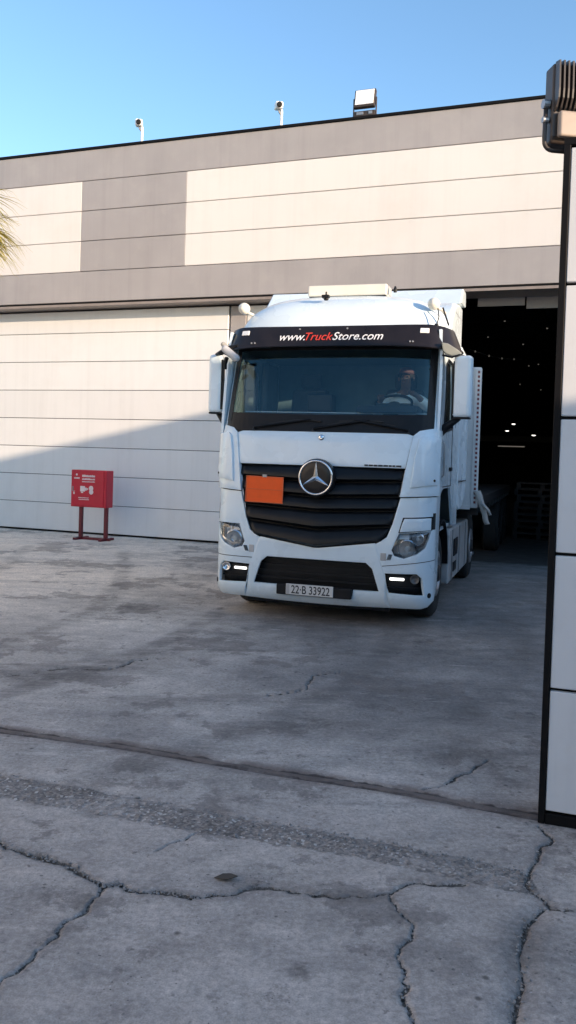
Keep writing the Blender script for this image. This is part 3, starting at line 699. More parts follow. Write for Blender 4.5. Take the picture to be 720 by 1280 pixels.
# ---------------------------------------------------------------- buildings behind the camera whose shadow falls on the yard
SUN_EL = R(8.5); hd = Vector((-.78,.625,0)).normalized()
es = Vector((hd.y,-hd.x,0))
def behind(name, prof, t0, t1, label, cat, wins):
    """prof: (s, top z) skyline; s runs across the sun direction, t along it"""
    o = empty(name, es*prof[0][0]+hd*t0, math.atan2(es.y, es.x)); tag(o, label, cat)
    s0 = prof[0][0]; poly = [(s-s0, z) for s, z in prof]; poly = poly+[(poly[-1][0],0),(0,0)]
    b = MB(); b.prism(poly, lambda u,v,d: Vector((u,d,v)), 0, -(t0-t1)); b.build('wall', M['wallplain'], o)
    top = poly[:-2]
    b = MB(); rf = [(u+(-.2 if i==0 else .2 if i==len(top)-1 else 0), v+.005) for i,(u,v) in enumerate(top)]
    b.prism(rf+[(u,v+.02) for u,v in rf[::-1]], lambda u,v,d: Vector((u,d,v)), .15, -(t0-t1)-.15); b.build('roof', M['roof_sheet'], o)
    for (u, z, w, h) in wins:
        b = MB(); b.bx(u-w/2-.06,u+w/2+.06,.003,.05,z-h/2-.06,z+h/2+.06); f = b.build('window', M['white_cam'], o)
        b = MB(); b.bx(u-w/2,u+w/2,.051,.06,z-h/2,z+h/2); b.build('pane', M['winglass'], f)
behind('annex_building', [(-22,4.3),(3.2,4.3),(3.3,3.50),(4.60,3.50)], -8, -16, 'low rendered annex behind the viewpoint, out of the picture', 'building', [(4,1.7,1.2,1.2),(9,1.7,1.2,1.2),(15,1.7,1.2,1.2),(20,1.7,1.2,1.2)])
behind('office_building', [(4.44,5.16),(7.7,5.10),(8.1,4.74),(10.70,4.74)], -8.06, -17, 'two-storey rendered office behind the viewpoint, out of the picture', 'building', [(1.2,1.6,1.1,1.3),(3.2,1.6,1.1,1.3),(1.2,4.0,1.1,1.2),(3.0,4.0,.9,1.2)])
behind('workshop_building', [(10.60,5.16),(12.6,5.68),(17,6.6),(30,6.6)], -8, -24, 'tall workshop with sloping roof behind the viewpoint, out of the picture', 'building', [(4,4.2,2.4,1.0),(9,4.2,2.4,1.0),(14,4.2,2.4,1.0)])

# ---------------------------------------------------------------- pale hall added out of view at left to bounce warm sunlight into the yard
lh = tag(empty('bounce_hall', (-9.2,-14,0)), 'long cream hall added unseen at the left of the yard to bounce warm light into it', 'building')
mcw = mat('cream_render', (.66,.63,.58), .8, var=.04, scale=.8)
b = MB(); b.bx(-9,0,0,27,0,8.2); b.build('wall', mcw, lh)
b = MB(); b.bx(-9.2,.15,-.2,27.2,8.202,8.35); b.build('roof', M['roof_sheet'], lh)
for i in range(5):
    b = MB(); b.bx(.003,.05,2.4+i*5.2,3.9+i*5.2,5.2,6.2); f = b.build('window', M['white_cam'], lh)
    b = MB(); b.bx(.051,.06,2.5+i*5.2,3.8+i*5.2,5.3,6.1); b.build('pane', M['winglass'], f)
b = MB(); b.bx(.003,.05,11,15,0,4.0); b.build('roller_door', M['panel_white'], lh)

# ================================================================ TRUCK
TA = R(17.5)
TO = Vector((.322, 9.112, 0))
tr = tag(empty('truck', TO, -TA), 'white tractor truck with dark visor and orange hazard plate, coming out of the dark doorway', 'truck')
def Tp(x, y, z):
    c, s = math.cos(TA), math.sin(TA); return Vector((TO.x+c*x+s*y, TO.y-s*x+c*y, z))
PZx = [.2,.3,.45,.9,1.7,2.05,2.1,3.05,3.2,3.5]; PZy = [.10,.02,0,0,.05,.10,.13,.44,.45,.49]
def S(x, z):
    a = min(1.25, abs(x)); s = float(np.interp(z, PZx, PZy))+.03*a*a
    if a > .8: s += .08*((a-.8)/.45)**2
    if a > 1.05: s += .2-math.sqrt(max(0, .04-(a-1.05)**2))
    return s
def FS(u, z, off=0.):
    a = abs(u); sg = 1 if u >= 0 else -1
    if a <= 1.25:
        k = 0 if a < 1.05 else (a-1.05)/.2          # off turns from forward to sideways round the corner
        ang = math.asin(min(1,k)); return Vector((u+sg*off*math.sin(ang), S(u,z)-off*math.cos(ang), z))
    return Vector((sg*(1.25+off), S(1.25,z)+(a-1.25), z))
def cols(a, b, brk=(), st=.05):
    s = {round(a,5), round(b,5)}
    n = max(1, int((b-a)/st))
    s |= {round(a+(b-a)*i/n,5) for i in range(n+1)}
    s |= {round(q,5) for q in brk if a <= q <= b}
    if b > 1.06: s |= {round(1.05+.2*math.sin(t*math.pi/16),5) for t in range(1,9)}
    if a < -1.06: s |= {round(-1.05-.2*math.sin(t*math.pi/16),5) for t in range(1,9)}
    return sorted(q for q in s if a-1e-6 <= q <= b+1e-6)
def patch(mb, xs, curves, nr, fn, skip=None, mi=0):
    """columns xs; curves: level functions z_k(x) bottom to top; nr rows per zone; skip(zone, x0, x1)"""
    rows = []
    for x in xs:
        zs = [c(x) for c in curves]
        for i in range(1, len(zs)): zs[i] = max(zs[i], zs[i-1])
        col = []
        for k in range(len(zs)-1):
            col += [zs[k]+(zs[k+1]-zs[k])*r_/nr[k] for r_ in range(nr[k])]
        col.append(zs[-1]); rows.append(col)
    m = len(rows[0]); V = [fn(x, z) for x, col in zip(xs, rows) for z in col]; Fc = []
    for i in range(len(xs)-1):
        r0_ = 0
        for k in range(len(nr)):
            if not (skip and skip(k, xs[i], xs[i+1])):
                for r_ in range(r0_, r0_+nr[k]):
                    Fc.append((i*m+r_, (i+1)*m+r_, (i+1)*m+r_+1, i*m+r_+1))
            r0_ += nr[k]
    mb.add(V, Fc, mi)
def flip(mb): mb.f = [f[::-1] for f in mb.f]
def skin_part(name, m, xs, curves, nr, fn, skip=None, parent=None, th=.03, sgn=1, bevel=.006, auto=35):
    """a body panel: welded grid, outside towards the front, thickened inwards"""
    mb = MB(); patch(mb, [sgn*x for x in xs], [(lambda x, c=c: c(abs(x) if sgn < 0 else x)) for c in curves], nr, fn, (lambda k,a,b: skip(k, min(abs(a),abs(b)), max(abs(a),abs(b)))) if skip else None)
    if sgn < 0: flip(mb)
    return mb.build(name, m, parent or tr, weld=True, solid=th, bevel=bevel, seg=2, auto=auto)
cst = lambda v: (lambda x: v)
P_ = M['paint']

# ---- front bumper, centre
xs = cols(-.83, .83, [-.755,-.71,-.66,-.63,-.56,-.43,-.42,.42,.43,.56,.63,.66,.71,.755], .06)
Bc = lambda x: .205+.018*(x/.83)**2
Tc = lambda x: interp([(0,.822),(.655,.915),(.665,.895),(.755,.60),(.83,.224)])(abs(x))
hb = lambda x: min(interp([(0,.305),(.42,.305),(.43,.392),(.83,.395)])(abs(x)), Tc(x))
ht = lambda x: min(max(interp([(0,.70),(.56,.70),(.63,.64),(.71,.395),(.83,.395)])(abs(x)), hb(x)), Tc(x))
mb = MB(); patch(mb, xs, [Bc,hb,ht,Tc], [3,4,5], lambda u,z: FS(u,z), lambda k,a,b: k==1 and max(abs(a),abs(b))<=.711)
mb.build('front_bumper', P_, tr, weld=True, solid=.035, bevel=.008, auto=35)
mb = MB(); patch(mb, cols(-.76,.76,[],.08), [cst(.27),cst(.73)], [4], lambda u,z: FS(u,z,-.12)); it = mb.build('lower_intake', M['black_plastic'], tr)
mb = MB()
for z in (.46,.53,.60,.66):
    patch(mb, cols(-.74,.74,[],.08), [cst(z-.012),cst(z+.012)], [1], lambda u,z: FS(u,z,-.09))
mb.build('intake_bar', M['black_plastic'], it, solid=.03, weld=True)
mb = MB(); patch(mb, cols(-.81,.81,[],.08), [cst(.18),cst(.21)], [1], lambda u,z: FS(u,z,-.01)); mb.build('bumper_lip', M['black_plastic'], tr, solid=.05, weld=True)

# ---- bumper corners with lamp openings
Bq = interp([(.66,.905),(.755,.605),(.83,.224),(1.14,.222),(1.20,.24),(1.25,.30),(1.33,.35),(1.50,.44)])
Tq = interp([(.66,.91),(.69,.925),(.775,.985),(.83,1.13),(.90,1.405),(1.25,1.425),(1.50,1.49)])
cl = lambda v, x: max(Bq(x), min(Tq(x), v))
fbq = lambda x: cl(interp([(.765,.597),(.80,.39),(1.175,.372)])(x), x)
ftq = lambda x: cl(interp([(.765,.60),(1.10,.607),(1.15,.56),(1.175,.372)])(x), x)
hbq = lambda x: cl(interp([(.83,.85),(.86,.79),(.96,.765),(1.10,.82),(1.17,.88),(1.20,.97),(1.22,1.06)])(x), x)
htq = lambda x: cl(interp([(.83,.85),(.90,1.03),(1.22,1.06)])(x), x)
brk = [.66,.69,.755,.765,.775,.80,.83,.86,.90,.96,1.10,1.14,1.15,1.17,1.175,1.20,1.22]
xsq = cols(.66, 1.50, brk, .05)
def hole(k, a, b): return (k==1 and a>=.7649 and b<=1.1751) or (k==3 and a>=.8299 and b<=1.2201)
for sg in (1,-1):
    skin_part('bumper_corner', P_, xsq, [Bq,fbq,ftq,hbq,htq,Tq], [3,3,4,4,5], lambda u,z: FS(u,z), hole, sgn=sg, th=.03)
    # fog-lamp box
    fo = skin_part('fog_lamp_box', M['black_plastic'], cols(.75,1.20,[],.04), [cst(.355),cst(.62)], [3], lambda u,z: FS(u,z,-.075), sgn=sg, th=.02, bevel=0)
    mb = MB(); patch(mb, [sg*q for q in cols(.812,.968,[],.03)], [cst(.526),cst(.554)], [1], lambda u,z: FS(u,z,-.035)); 
    if sg<0: flip(mb)
    mb.build('daytime_light', M['drl'], fo, weld=True, solid=.02, bevel=.008)
    mb = MB(); c = FS(sg*1.085, .545, -.065); mb.lathe([(.045,.0),(.05,-.03),(.042,-.032),(.03,-.012),(.0,-.006)], c, (0,1,0), 18); mb.build('fog_lamp', M['chrome' if sg < 0 else 'lamp_in'], fo, smooth=True)
    mb = MB(); patch(mb, [sg*q for q in cols(.775,1.165,[],.05)], [cst(.44),cst(.452)], [1], lambda u,z: FS(u,z,-.05))
    if sg<0: flip(mb)
    mb.build('box_rib', M['grille'], fo, weld=True, solid=.02)
    # headlight
    hl = skin_part('headlight', M['lamp_in'], cols(.80,1.25,[],.03), [cst(.73),cst(1.10)], [5], lambda u,z: FS(u,z,-.10), sgn=sg, th=.02, bevel=0)
    for (u, z, r_) in [(.985,.868,.088),(1.105,.972,.062)]:
        c = FS(sg*u, z, -.085); n = (FS(sg*u,z,.0)-FS(sg*u,z,-.1)).normalized()*.5+Vector((0,-.5,0))
        mb = MB(); mb.lathe([(r_*1.12,0),(r_*1.14,.045),(r_,.05),(r_*.93,.04),(r_*.72,.012),(r_*.4,.0),(r_*.05,-.004)], c, n, 28); mb.build('lamp_reflector', M['chrome'], hl, smooth=True, auto=40)
        mb = MB(); mb.lathe([(.0005,.046),(r_*.22,.042),(r_*.34,.028),(r_*.38,.008)], c, n, 16); mb.build('lamp_bulb', M['marker'], hl, smooth=True)
    mb = MB(); patch(mb, [sg*q for q in cols(.90,1.0,[],.03)], [cst(.965),cst(1.03)], [1], lambda u,z: FS(u,z,-.06)); 
    if sg<0: flip(mb)
    mb.build('turn_signal', M['marker'], hl, weld=True, solid=.01)
    lens = skin_part('lamp_lens', M['lens'], cols(.83,1.22,brk,.04), [hbq,htq], [4], lambda u,z: FS(u,z,-.004), parent=hl, sgn=sg, th=.004, bevel=0)
    # dark marker beside the headlight and the fine ribs next to it
    mb = MB(); patch(mb, [sg*q for q in cols(.715,.775,[],.03)], [cst(.735),cst(.815)], [1], lambda u,z: FS(u,z,.004))
    if sg<0: flip(mb)
    mb.build('side_marker', M['tank'], tr, weld=True, solid=.012, bevel=.004)
    mb = MB()
    for i in range(4): mb.box(FS(sg*(.795+.011*i), .775-.0*i, .001), (.006,.008,.065), Matrix.Rotation(sg*R(20),3,'Y'))
    mb.build('step_rib', M['black_plastic'], tr)
    # painted cover above the headlight, seam shows as a dark line
    cv = lambda o_: (lambda u,z: FS(u,z,o_))
    mb = MB(); patch(mb, [sg*q for q in cols(.895,1.225,[.93],.04)], [interp([(.895,1.035),(1.225,1.068)]), interp([(.895,1.04),(.935,1.20),(1.225,1.215)])], [3], cv(.001))
    if sg<0: flip(mb)
    mb.build('cover_gap', M['black_plastic'], tr, weld=True, solid=.002)
    mb = MB(); patch(mb, [sg*q for q in cols(.912,1.205,[.93],.04)], [interp([(.912,1.047),(1.205,1.074)]), interp([(.912,1.052),(.945,1.188),(1.205,1.20)])], [3], cv(.016))
    if sg<0: flip(mb)
    mb.build('headlight_cover', P_, tr, weld=True, solid=.014, bevel=.006, auto=35)
    mb = MB(); patch(mb, [sg*q for q in (1.226,1.236,1.246)], [cst(1.075),cst(1.25)], [3], cv(.002))
    if sg<0: flip(mb)
    mb.build('corner_vent', M['black_plastic'], tr, weld=True, solid=.003)
    mb = MB(); patch(mb, [sg*q for q in cols(.735,1.25,[],.05)], [interp([(.735,.672),(1.25,.742)]), interp([(.735,.679),(1.25,.749)])], [1], cv(.0015))
    if sg<0: flip(mb)
    mb.build('bumper_seam', M['black_plastic'], tr, weld=True, solid=.003)
    mb = MB(); c = FS(sg*1.215,.37,.0); mb.lathe([(.028,-.01),(.028,.006),(.018,.008)], c, (sg*.8,-.6,0), 12); mb.build('tow_cap', M['black_plastic'], tr)
    # upper corner deflector
    Bd = interp([(.90,1.418),(1.25,1.438),(1.45,1.50)]); Td = interp([(.90,1.422),(.94,1.70),(1.0,2.07),(1.06,2.125),(1.18,2.155),(1.25,2.14),(1.45,2.06)])
    skin_part('corner_deflector', P_, cols(.90,1.45,[.94,1.0,1.06,1.18],.04), [Bd,Td], [8], lambda u,z: FS(u,z,.018+.012*max(0,min(1,(1.62-z)/.2))), sgn=sg, th=.05, bevel=.014)
    skin_part('deflector_blade', P_, cols(1.0,1.235,[1.03],.03), [interp([(1.0,1.52),(1.235,1.56)]), interp([(1.0,1.53),(1.055,2.02),(1.10,2.07),(1.235,2.05)])], [7], lambda u,z: FS(u,z,.044), sgn=sg, th=.03, bevel=.012)
    mb = MB(); mb.lathe([(.014,-.02),(.014,.003)], FS(sg*1.20,1.60,.046), (sg*.6,-.8,0), 10); mb.build('deflector_screw', M['black_plastic'], tr)
    skin_part('corner_seam', M['black_plastic'], cols(.905,1.40,[],.05), [interp([(.905,1.400),(1.25,1.424),(1.40,1.47)]), interp([(.905,1.424),(1.25,1.444),(1.40,1.50)])], [1], lambda u,z: FS(u,z,-.012), sgn=sg, th=.01, bevel=0)

# ---- bonnet flap, grille
hwz = interp([(.822,.0),(.915,.655),(.925,.69),(.985,.775),(1.13,.83),(1.405,.895),(1.715,.94),(2.09,1.0)])
mb = MB()
patch(mb, cols(-.995,.995,[-.94,.94],.06), [lambda x: interp([(0,1.722),(.937,1.722),(.995,2.06)])(abs(x)), lambda x: interp([(0,2.095),(.985,2.088),(.995,2.07)])(abs(x))], [6], lambda u,z: FS(u,z,.004))
mb.build('bonnet_flap', P_, tr, weld=True, solid=.035, bevel=.010, auto=35)
prow = lambda u: .055*max(0, 1-abs(u)/.95)
gr = MB(); patch(gr, cols(-.945,.945,[-.69,-.655,.655,.69],.05), [lambda x: interp([(0,.80),(.655,.89),(.69,.905),(.775,.965),(.83,1.10),(.895,1.39),(.945,1.70)])(abs(x)), cst(1.74)], [8], lambda u,z: FS(u,z,-.06)); 
gr = gr.build('grille', M['black_plastic'], tr)
side_z = [1.708,1.565,1.408,1.256,1.09]; mid_z = [1.715,1.532,1.372,1.222,1.02]
for k in range(5):
    zt = lambda x, k=k: mid_z[k]+(side_z[k]-mid_z[k])*min(1,abs(x)/.85)
    if k < 4: zb = lambda x, k=k: mid_z[k+1]+.016+(side_z[k+1]-mid_z[k+1])*min(1,abs(x)/.85)
    else: zb = lambda x: interp([(0,.838),(.64,.925)])(abs(x))
    def hwk(z): return hwz(z)-.012
    zm = [side_z[k], side_z[k+1]+.016] if k < 4 else [1.09, .945]
    mb = MB(); n = 30; rows = 6; V = []; Fc = []
    for i in range(n+1):
        s_ = -1+2*i/n
        for r_ in range(rows+1):
            t = r_/rows
            wz = hwk(zm[0])*(1-t)+hwk(zm[1])*t
            x = s_*wz; z = zt(x)*(1-t)+zb(x)*t
            tt = min(1, t*1.25)
            off = -.050+.055*math.sin(tt*math.pi/2)+prow(x)
            if r_ == rows: off -= .035
            V.append(FS(x, z, off))
    for i in range(n):
        for r_ in range(rows): a = i*(rows+1)+r_; Fc.append((a, a+1, a+rows+2, a+rows+1))
    mb.add(V, Fc); mb.build('grille_slat', M['grille'], gr, weld=True, solid=.012, auto=50)
# emblem: dark disc, bright ring, three-pointed star
ey = S(0,1.6)-.10
mb = MB(); mb.lathe([(.0,-.028),(.11,-.03),(.175,-.026),(.202,-.012),(.207,.02),(.205,.06)], (0,ey,1.592), (0,1,0), 40); em = mb.build('emblem', M['visor'], tr, smooth=True, auto=50)
mb = MB(); n = 48
mb.tube([(.181*math.cos(2*math.pi*i/n), ey-.026, 1.592+.181*math.sin(2*math.pi*i/n)) for i in range(n+1)], .0125, 8, cap=False); mb.build('emblem_ring', M['chrome'], em, smooth=True)
mb = MB(); tip = Vector((0,ey-.055,1.592)); pts = []
for i in range(6):
    a = math.pi/2+i*math.pi/3; r_ = .178 if i%2==0 else .030
    pts.append(Vector((r_*math.cos(a), ey-.030, 1.592+r_*math.sin(a))))
mb.add([tip]+pts, [(0,i+1,(i+1)%6+1) for i in range(6)]+[tuple(range(6,0,-1))]); mb.build('emblem_star', M['chrome'], em)
mb = MB(); y = S(0,2.028)-.004; mb.lathe([(.0,-.012),(.02,-.012),(.032,-.006),(.034,.01)], (0,y,2.028), (0,1,0), 20); mb.build('bonnet_badge', M['chrome'], tr, smooth=True)
mb = MB(); x = .50; r3 = random.Random(3)
while x < .90:
    wd = r3.uniform(.03,.06); c = FS(x+wd/2, 1.742, .008); mb.box(c, (wd,.006,.018)); x += wd+.008
mb.build('dark_script_badge', M['black_text'], tr)
# orange hazard plate
hp = MB(); rt = Matrix.Rotation(R(1.0),3,'Y'); pc = FS(-.605,1.437,.045)
hp.box(pc, (.43,.012,.285), rt); hp = hp.build('hazard_plate', M['orange'], tr, bevel=.004)
mb = MB()
for dx, dz, sx, sz in [(0,.141,.436,.010),(0,-.141,.436,.010),(-.214,0,.010,.285),(.214,0,.010,.285),(0,0,.42,.005)]: mb.box(pc+Vector((dx,-.008,dz)), (sx,.006,sz), rt)
mb.build('plate_frame', mat('orange_rim', (.70,.12,.03), .4), hp)
mb = MB(); mb.box(pc+Vector((0,-.002,.152)), (.05,.02,.03)); mb.box(pc+Vector((0,.03,0)), (.30,.05,.03)); mb.build('plate_clip', M['steel'], hp)

# ---- number plate
mb = MB(); mb.box((-.005,S(0,.36)-.012,.352), (.845,.05,.115)); ph = mb.build('plate_holder', M['black_plastic'], tr, bevel=.012)
npx = -.045; py_ = S(0,.36)-.044
mb = MB(); mb.box((npx,py_,.362), (.535,.008,.118)); npl = mb.build('number_plate', M['plate'], tr, bevel=.004)
mb = MB(); mb.box((npx-.244,py_-.0055,.362), (.036,.002,.106)); mb.build('plate_band', M['tank'], npl)
vs, fs = text_mesh('22\u00b7B 33922', .128, bold=.0016, sx=.80)
x0 = min(v[0] for v in vs); x1 = max(v[0] for v in vs); k = .435/(x1-x0)
zc = (min(v[1] for v in vs)+max(v[1] for v in vs))/2
mb = MB(); mb.add([(npx-.205+(v[0]-x0)*k, py_-.0062, .362+(v[1]-zc)*.98) for v in vs], fs); mb.build('plate_lettering', M['black_text'], npl)

# ---- windscreen
wx = cols(-1.19,1.19,[],.06)
mb = MB(); patch(mb, wx, [cst(2.105),cst(3.11)], [12], lambda u,z: FS(u*(1.0-.012*(z-2.1)),z)); ws = mb.build('windscreen', M['windscreen'], tr, smooth=True)
mb = MB()
patch(mb, wx, [cst(2.09),lambda x: 2.285+.02*(abs(x)/1.19)**2], [2], lambda u,z: FS(u,z,.004))
for sg in (1,-1):
    patch(mb, [sg*q for q in (1.12,1.15,1.19)], [cst(2.2),cst(3.07)], [10], lambda u,z: FS(u*(1.0-.012*(z-2.1)),z,.004))
patch(mb, wx, [cst(3.03),cst(3.12)], [1], lambda u,z: FS(u*(1.0-.012*(z-2.1)),z,.004))
mb.build('screen_border', M['black_plastic'], ws, weld=True, solid=.004)
for (px0, ang, L_) in [(-.80,4,.66),(-.10,3,.62),(.95,177,.60)]:
    mb = MB(); a = R(ang); p0 = FS(px0,2.10,.03); 
    pt_ = [FS(px0+L_*math.cos(a)*t, 2.13+.10*t, .03) for t in (0,.35,.7,1)]
    mb.tube([p0]+pt_, [.016,.015,.012,.010,.008], 6); wpn = mb.build('wiper', M['black_plastic'], tr)
    mb = MB(); q = [FS(px0+math.cos(a)*(L_*.25+.62*t), 2.165+.055*math.sin(t*2.2), .018) for t in (0,.25,.5,.75,1)]
    mb.tube(q, .011, 5); mb.build('wiper_blade', M['rubber'], wpn)

# ---- sun visor with lettering and marker lamps
offv = lambda z: .16-.10*(z-3.05)/.24
vx = [-1.285]+cols(-1.248,1.248,[],.06)+[1.275]
Vb = lambda x: 3.060-.03*(abs(x)/1.24)**4; Vt = lambda x: 3.295-.035*max(0,(abs(x)-1.05)/.2)**2+.012*(abs(x)/1.2)**2
mb = MB(); patch(mb, vx, [Vb,Vt], [6], lambda u,z: FS(u,z,offv(z))); vis = mb.build('sun_visor', M['visor'], tr, weld=True, solid=.02, bevel=.008, auto=40)
mb = MB(); patch(mb, vx, [lambda x: Vb(x)-.004, lambda x: Vb(x)+.014], [1], lambda u,z: FS(u,z,offv(z)+.010)); mb.build('visor_lip', M['visor'], vis, weld=True, solid=.02, bevel=.004)
txt = [('www.','white_text'),('Truck','red_text'),('Store.com','white_text')]
segs = []; adv = 0
for body, mn in txt:
    vs, fs = text_mesh(body, 1., shear=.28, bold=.006)
    xa = min(v[0] for v in vs); xb = max(v[0] for v in vs)
    segs.append((vs, fs, mn, adv-xa)); adv += (xb-xa)*.985 + .035
for vs, fs, mn, ox in segs:
    k = 1.19/adv; sc = .132
    mb = MB()
    # refine: bend each glyph along the visor
    mb.add([FS(-.595+(v[0]+ox)*k, 3.125+v[1]*sc, offv(3.125+v[1]*sc)+.006) for v in vs], fs)
    o = mb.build('lettering', M[mn], vis)
for x in (-1.035,1.035):
    mb = MB(); patch(mb, [x-.042,x,x+.042], [cst(3.205),cst(3.26)], [1], lambda u,z: FS(u,z,offv(z)+.010)); mb.build('marker_lamp', M['marker'], vis, weld=True, solid=.02, bevel=.006)
mb = MB()
for x in (-.93,-.89,.90,.93,.2,-.35): mb.lathe([(.010,-.004),(.010,.012)], FS(x,3.10 if abs(x)>.5 else 3.25,offv(3.1)+.004), (0,-1,0), 8)
mb.build('visor_rivet', M['steel'], vis)

# ---- cab sides, roof, back
Y0 = S(1.25, 1.5)
sh = MB()
inset = interp([(1.0,.0),(2.9,.0),(3.25,.03)])
def side_fn(sg, d=0): return lambda y, z: Vector((sg*(1.25-inset(z)-d), y+ (max(0, z-2.1)*.12 if y < .62 else 0), z))
ys = sorted({.33,.45,.60,.66,.72,.85,1.0,1.2,1.38,1.44,1.5,1.7,1.9,2.1,2.3})
Bs = interp([(.33,1.45),(.60,1.42),(.75,1.50),(1.5,1.50),(1.75,1.20),(1.9,1.02),(2.3,1.0)])
wb = interp([(.33,2.14),(.66,2.14),(1.44,2.20),(2.3,2.20)]); wt = interp([(.33,2.15),(.66,2.16),(.72,2.90),(.85,2.96),(1.38,2.96),(1.44,2.5),(1.45,2.21),(2.3,2.21)])
for sg in (1,-1):
    patch(sh, ys, [Bs, wb, wt, cst(3.25)], [6,8,4], side_fn(sg), lambda k,a,b: k==1 and a>=.659 and b<=1.441)
sh.box((0,2.29,2.13), (2.46,.04,2.2))
sh.bx(-1.2,1.2,.45,2.27,1.0,1.04)
shell = sh.build('cab_shell', P_, tr, weld=True, solid=.03)
for sg in (1,-1):
    mb = MB(); patch(mb, [q for q in ys if .65 <= q <= 1.45], [wb,wt], [6], side_fn(sg,.02)); dg_ = mb.build('door_window', M['door_glass'], tr, smooth=True)
    mb = MB(); loop = [(q, wb(q)) for q in (.66,.85,1.1,1.44)]+[(q, wt(q)) for q in (1.44,1.40,1.38,1.1,.85,.72,.66)]
    mb.tube([Vector((sg*1.252, y, z)) for y, z in loop+loop[:1]], .016, 6); mb.build('window_seal', M['black_plastic'], dg_)
    # door shut lines, handle, grab rail
    mb = MB()
    for p in [[(.62,1.44),(.62,2.12)],[(1.52,1.52),(1.52,2.9)],[(.62,1.52),(1.52,1.52)]]: mb.tube([Vector((sg*1.250,y,z)) for y,z in p], .006, 4)
    mb.build('door_seam', M['black_plastic'], tr)
    mb = MB(); mb.box((sg*1.262,1.38,1.72), (.03,.16,.045)); mb.build('door_handle', M['black_plastic'], tr, bevel=.01)
    mb = MB(); mb.tube([Vector((sg*x,y,z)) for x,y,z in [(1.25,.50,1.62),(1.29,.49,1.66),(1.29,.47,2.0),(1.25,.46,2.05)]], .012, 8); mb.build('grab_rail', M['steel'], tr, smooth=True)
    # windscreen pillar (painted) between glass and door
    mb = MB(); patch(mb, [sg*q for q in (1.196,1.22,1.235,1.25,1.30,1.37)], [cst(2.12),cst(3.10)], [12], lambda u,z: FS(u*(1.0-.012*max(0,z-2.1)),z,.006))
    if sg<0: flip(mb)
    mb.build('windscreen_pillar', P_, tr, weld=True, solid=.03, bevel=.004)
    # rear side flap
    mb = MB(); prof = [(2.27,3.3),(2.72,3.2),(2.86,3.0),(2.86,1.55),(2.80,1.36),(2.62,1.22),(2.42,1.18),(2.30,1.25)]
    mb.prism(prof, lambda u,v,d,sg=sg: Vector((sg*(1.252+.05*(u-2.27)/.6+d),u,v)), -.03, .0); fl_ = mb.build('side_flap', P_, tr, bevel=.012)
    mb = MB(); mb.bx(min(sg*1.262,sg*1.305),max(sg*1.262,sg*1.305),2.30,2.85,1.555,1.567); mb.build('flap_seam', M['black_plastic'], fl_)
# roof dome
H = interp([(.40,.02),(.455,.08),(.50,.20),(.57,.34),(.68,.46),(.9,.55),(1.2,.60),(1.7,.63),(2.3,.64)])
Wd = interp([(.40,1.17),(.6,1.20),(1.2,1.215),(2.3,1.215)])
mb = MB(); yr = [.40,.43,.455,.475,.50,.53,.55,.6,.68,.78,.9,1.05,1.2,1.45,1.7,2.0,2.3]; n = 40; V = []
for y in yr:
    for i in range(n+1):
        th = math.pi*i/n; ct, st = math.cos(th), math.sin(th); ex = .62
        x = Wd(y)*math.copysign(abs(ct)**ex, ct); yy = y+.14*(abs(x)/1.2)**3*max(0,(1.1-y)/.7)
        V.append(Vector((x, yy, 3.17+H(y)*(st**ex if st>0 else 0))))
Fc = [(j*(n+1)+i, (j+1)*(n+1)+i, (j+1)*(n+1)+i+1, j*(n+1)+i+1) for j in range(len(yr)-1) for i in range(n)]
Fc.append(tuple((len(yr)-1)*(n+1)+i for i in range(n+1)))
Fc.append(tuple(range(n+1))[::-1])
mb.add(V, Fc); roof = mb.build('cab_roof', P_, tr, smooth=True, auto=40)
mb = MB(); mb.bx(-1.205,1.205,.45,2.26,3.06,3.09); mb.build('headliner', M['lining'], tr)
# light box on the roof
mb = MB(); mb.bx(-.455,.505,.93,1.22,3.735,3.865); lbx = mb.build('roof_light_box', M['cream_plastic'], tr, bevel=.02, seg=3)
mb = MB(); mb.bx(-.44,.49,.95,1.2,3.70,3.733); mb.build('box_foot', M['black_plastic'], lbx)
mb = MB(); mb.bx(.506,.515,.97,1.18,3.75,3.85); mb.build('box_end', M['tank'], lbx, bevel=.003)
# rear roof deflector
mb = MB(); prof = [(1.75,3.76),(1.95,3.93),(2.02,3.995),(2.30,4.005),(2.34,3.96),(2.34,3.81),(2.0,3.80)]
mb.prism(prof, lambda u,v,d: Vector((d,u,v)), -1.27, 1.27); df = mb.build('roof_deflector', P_, tr, bevel=.015)
mb = MB(); prof = [(1.05,3.15),(1.25,3.52),(1.60,3.74),(1.95,3.805),(2.315,3.81),(2.315,3.15)]
mb.prism(prof, lambda u,v,d: Vector((d,u,v)), -1.238, 1.238); mb.build('rear_fairing', P_, df, bevel=.05, seg=4, auto=40)
mb = MB()
for z in (3.62,): mb.bx(1.2385,1.2405,1.5,2.30,z-.003,z+.003)
mb.build('fairing_seam', M['steel'], df)
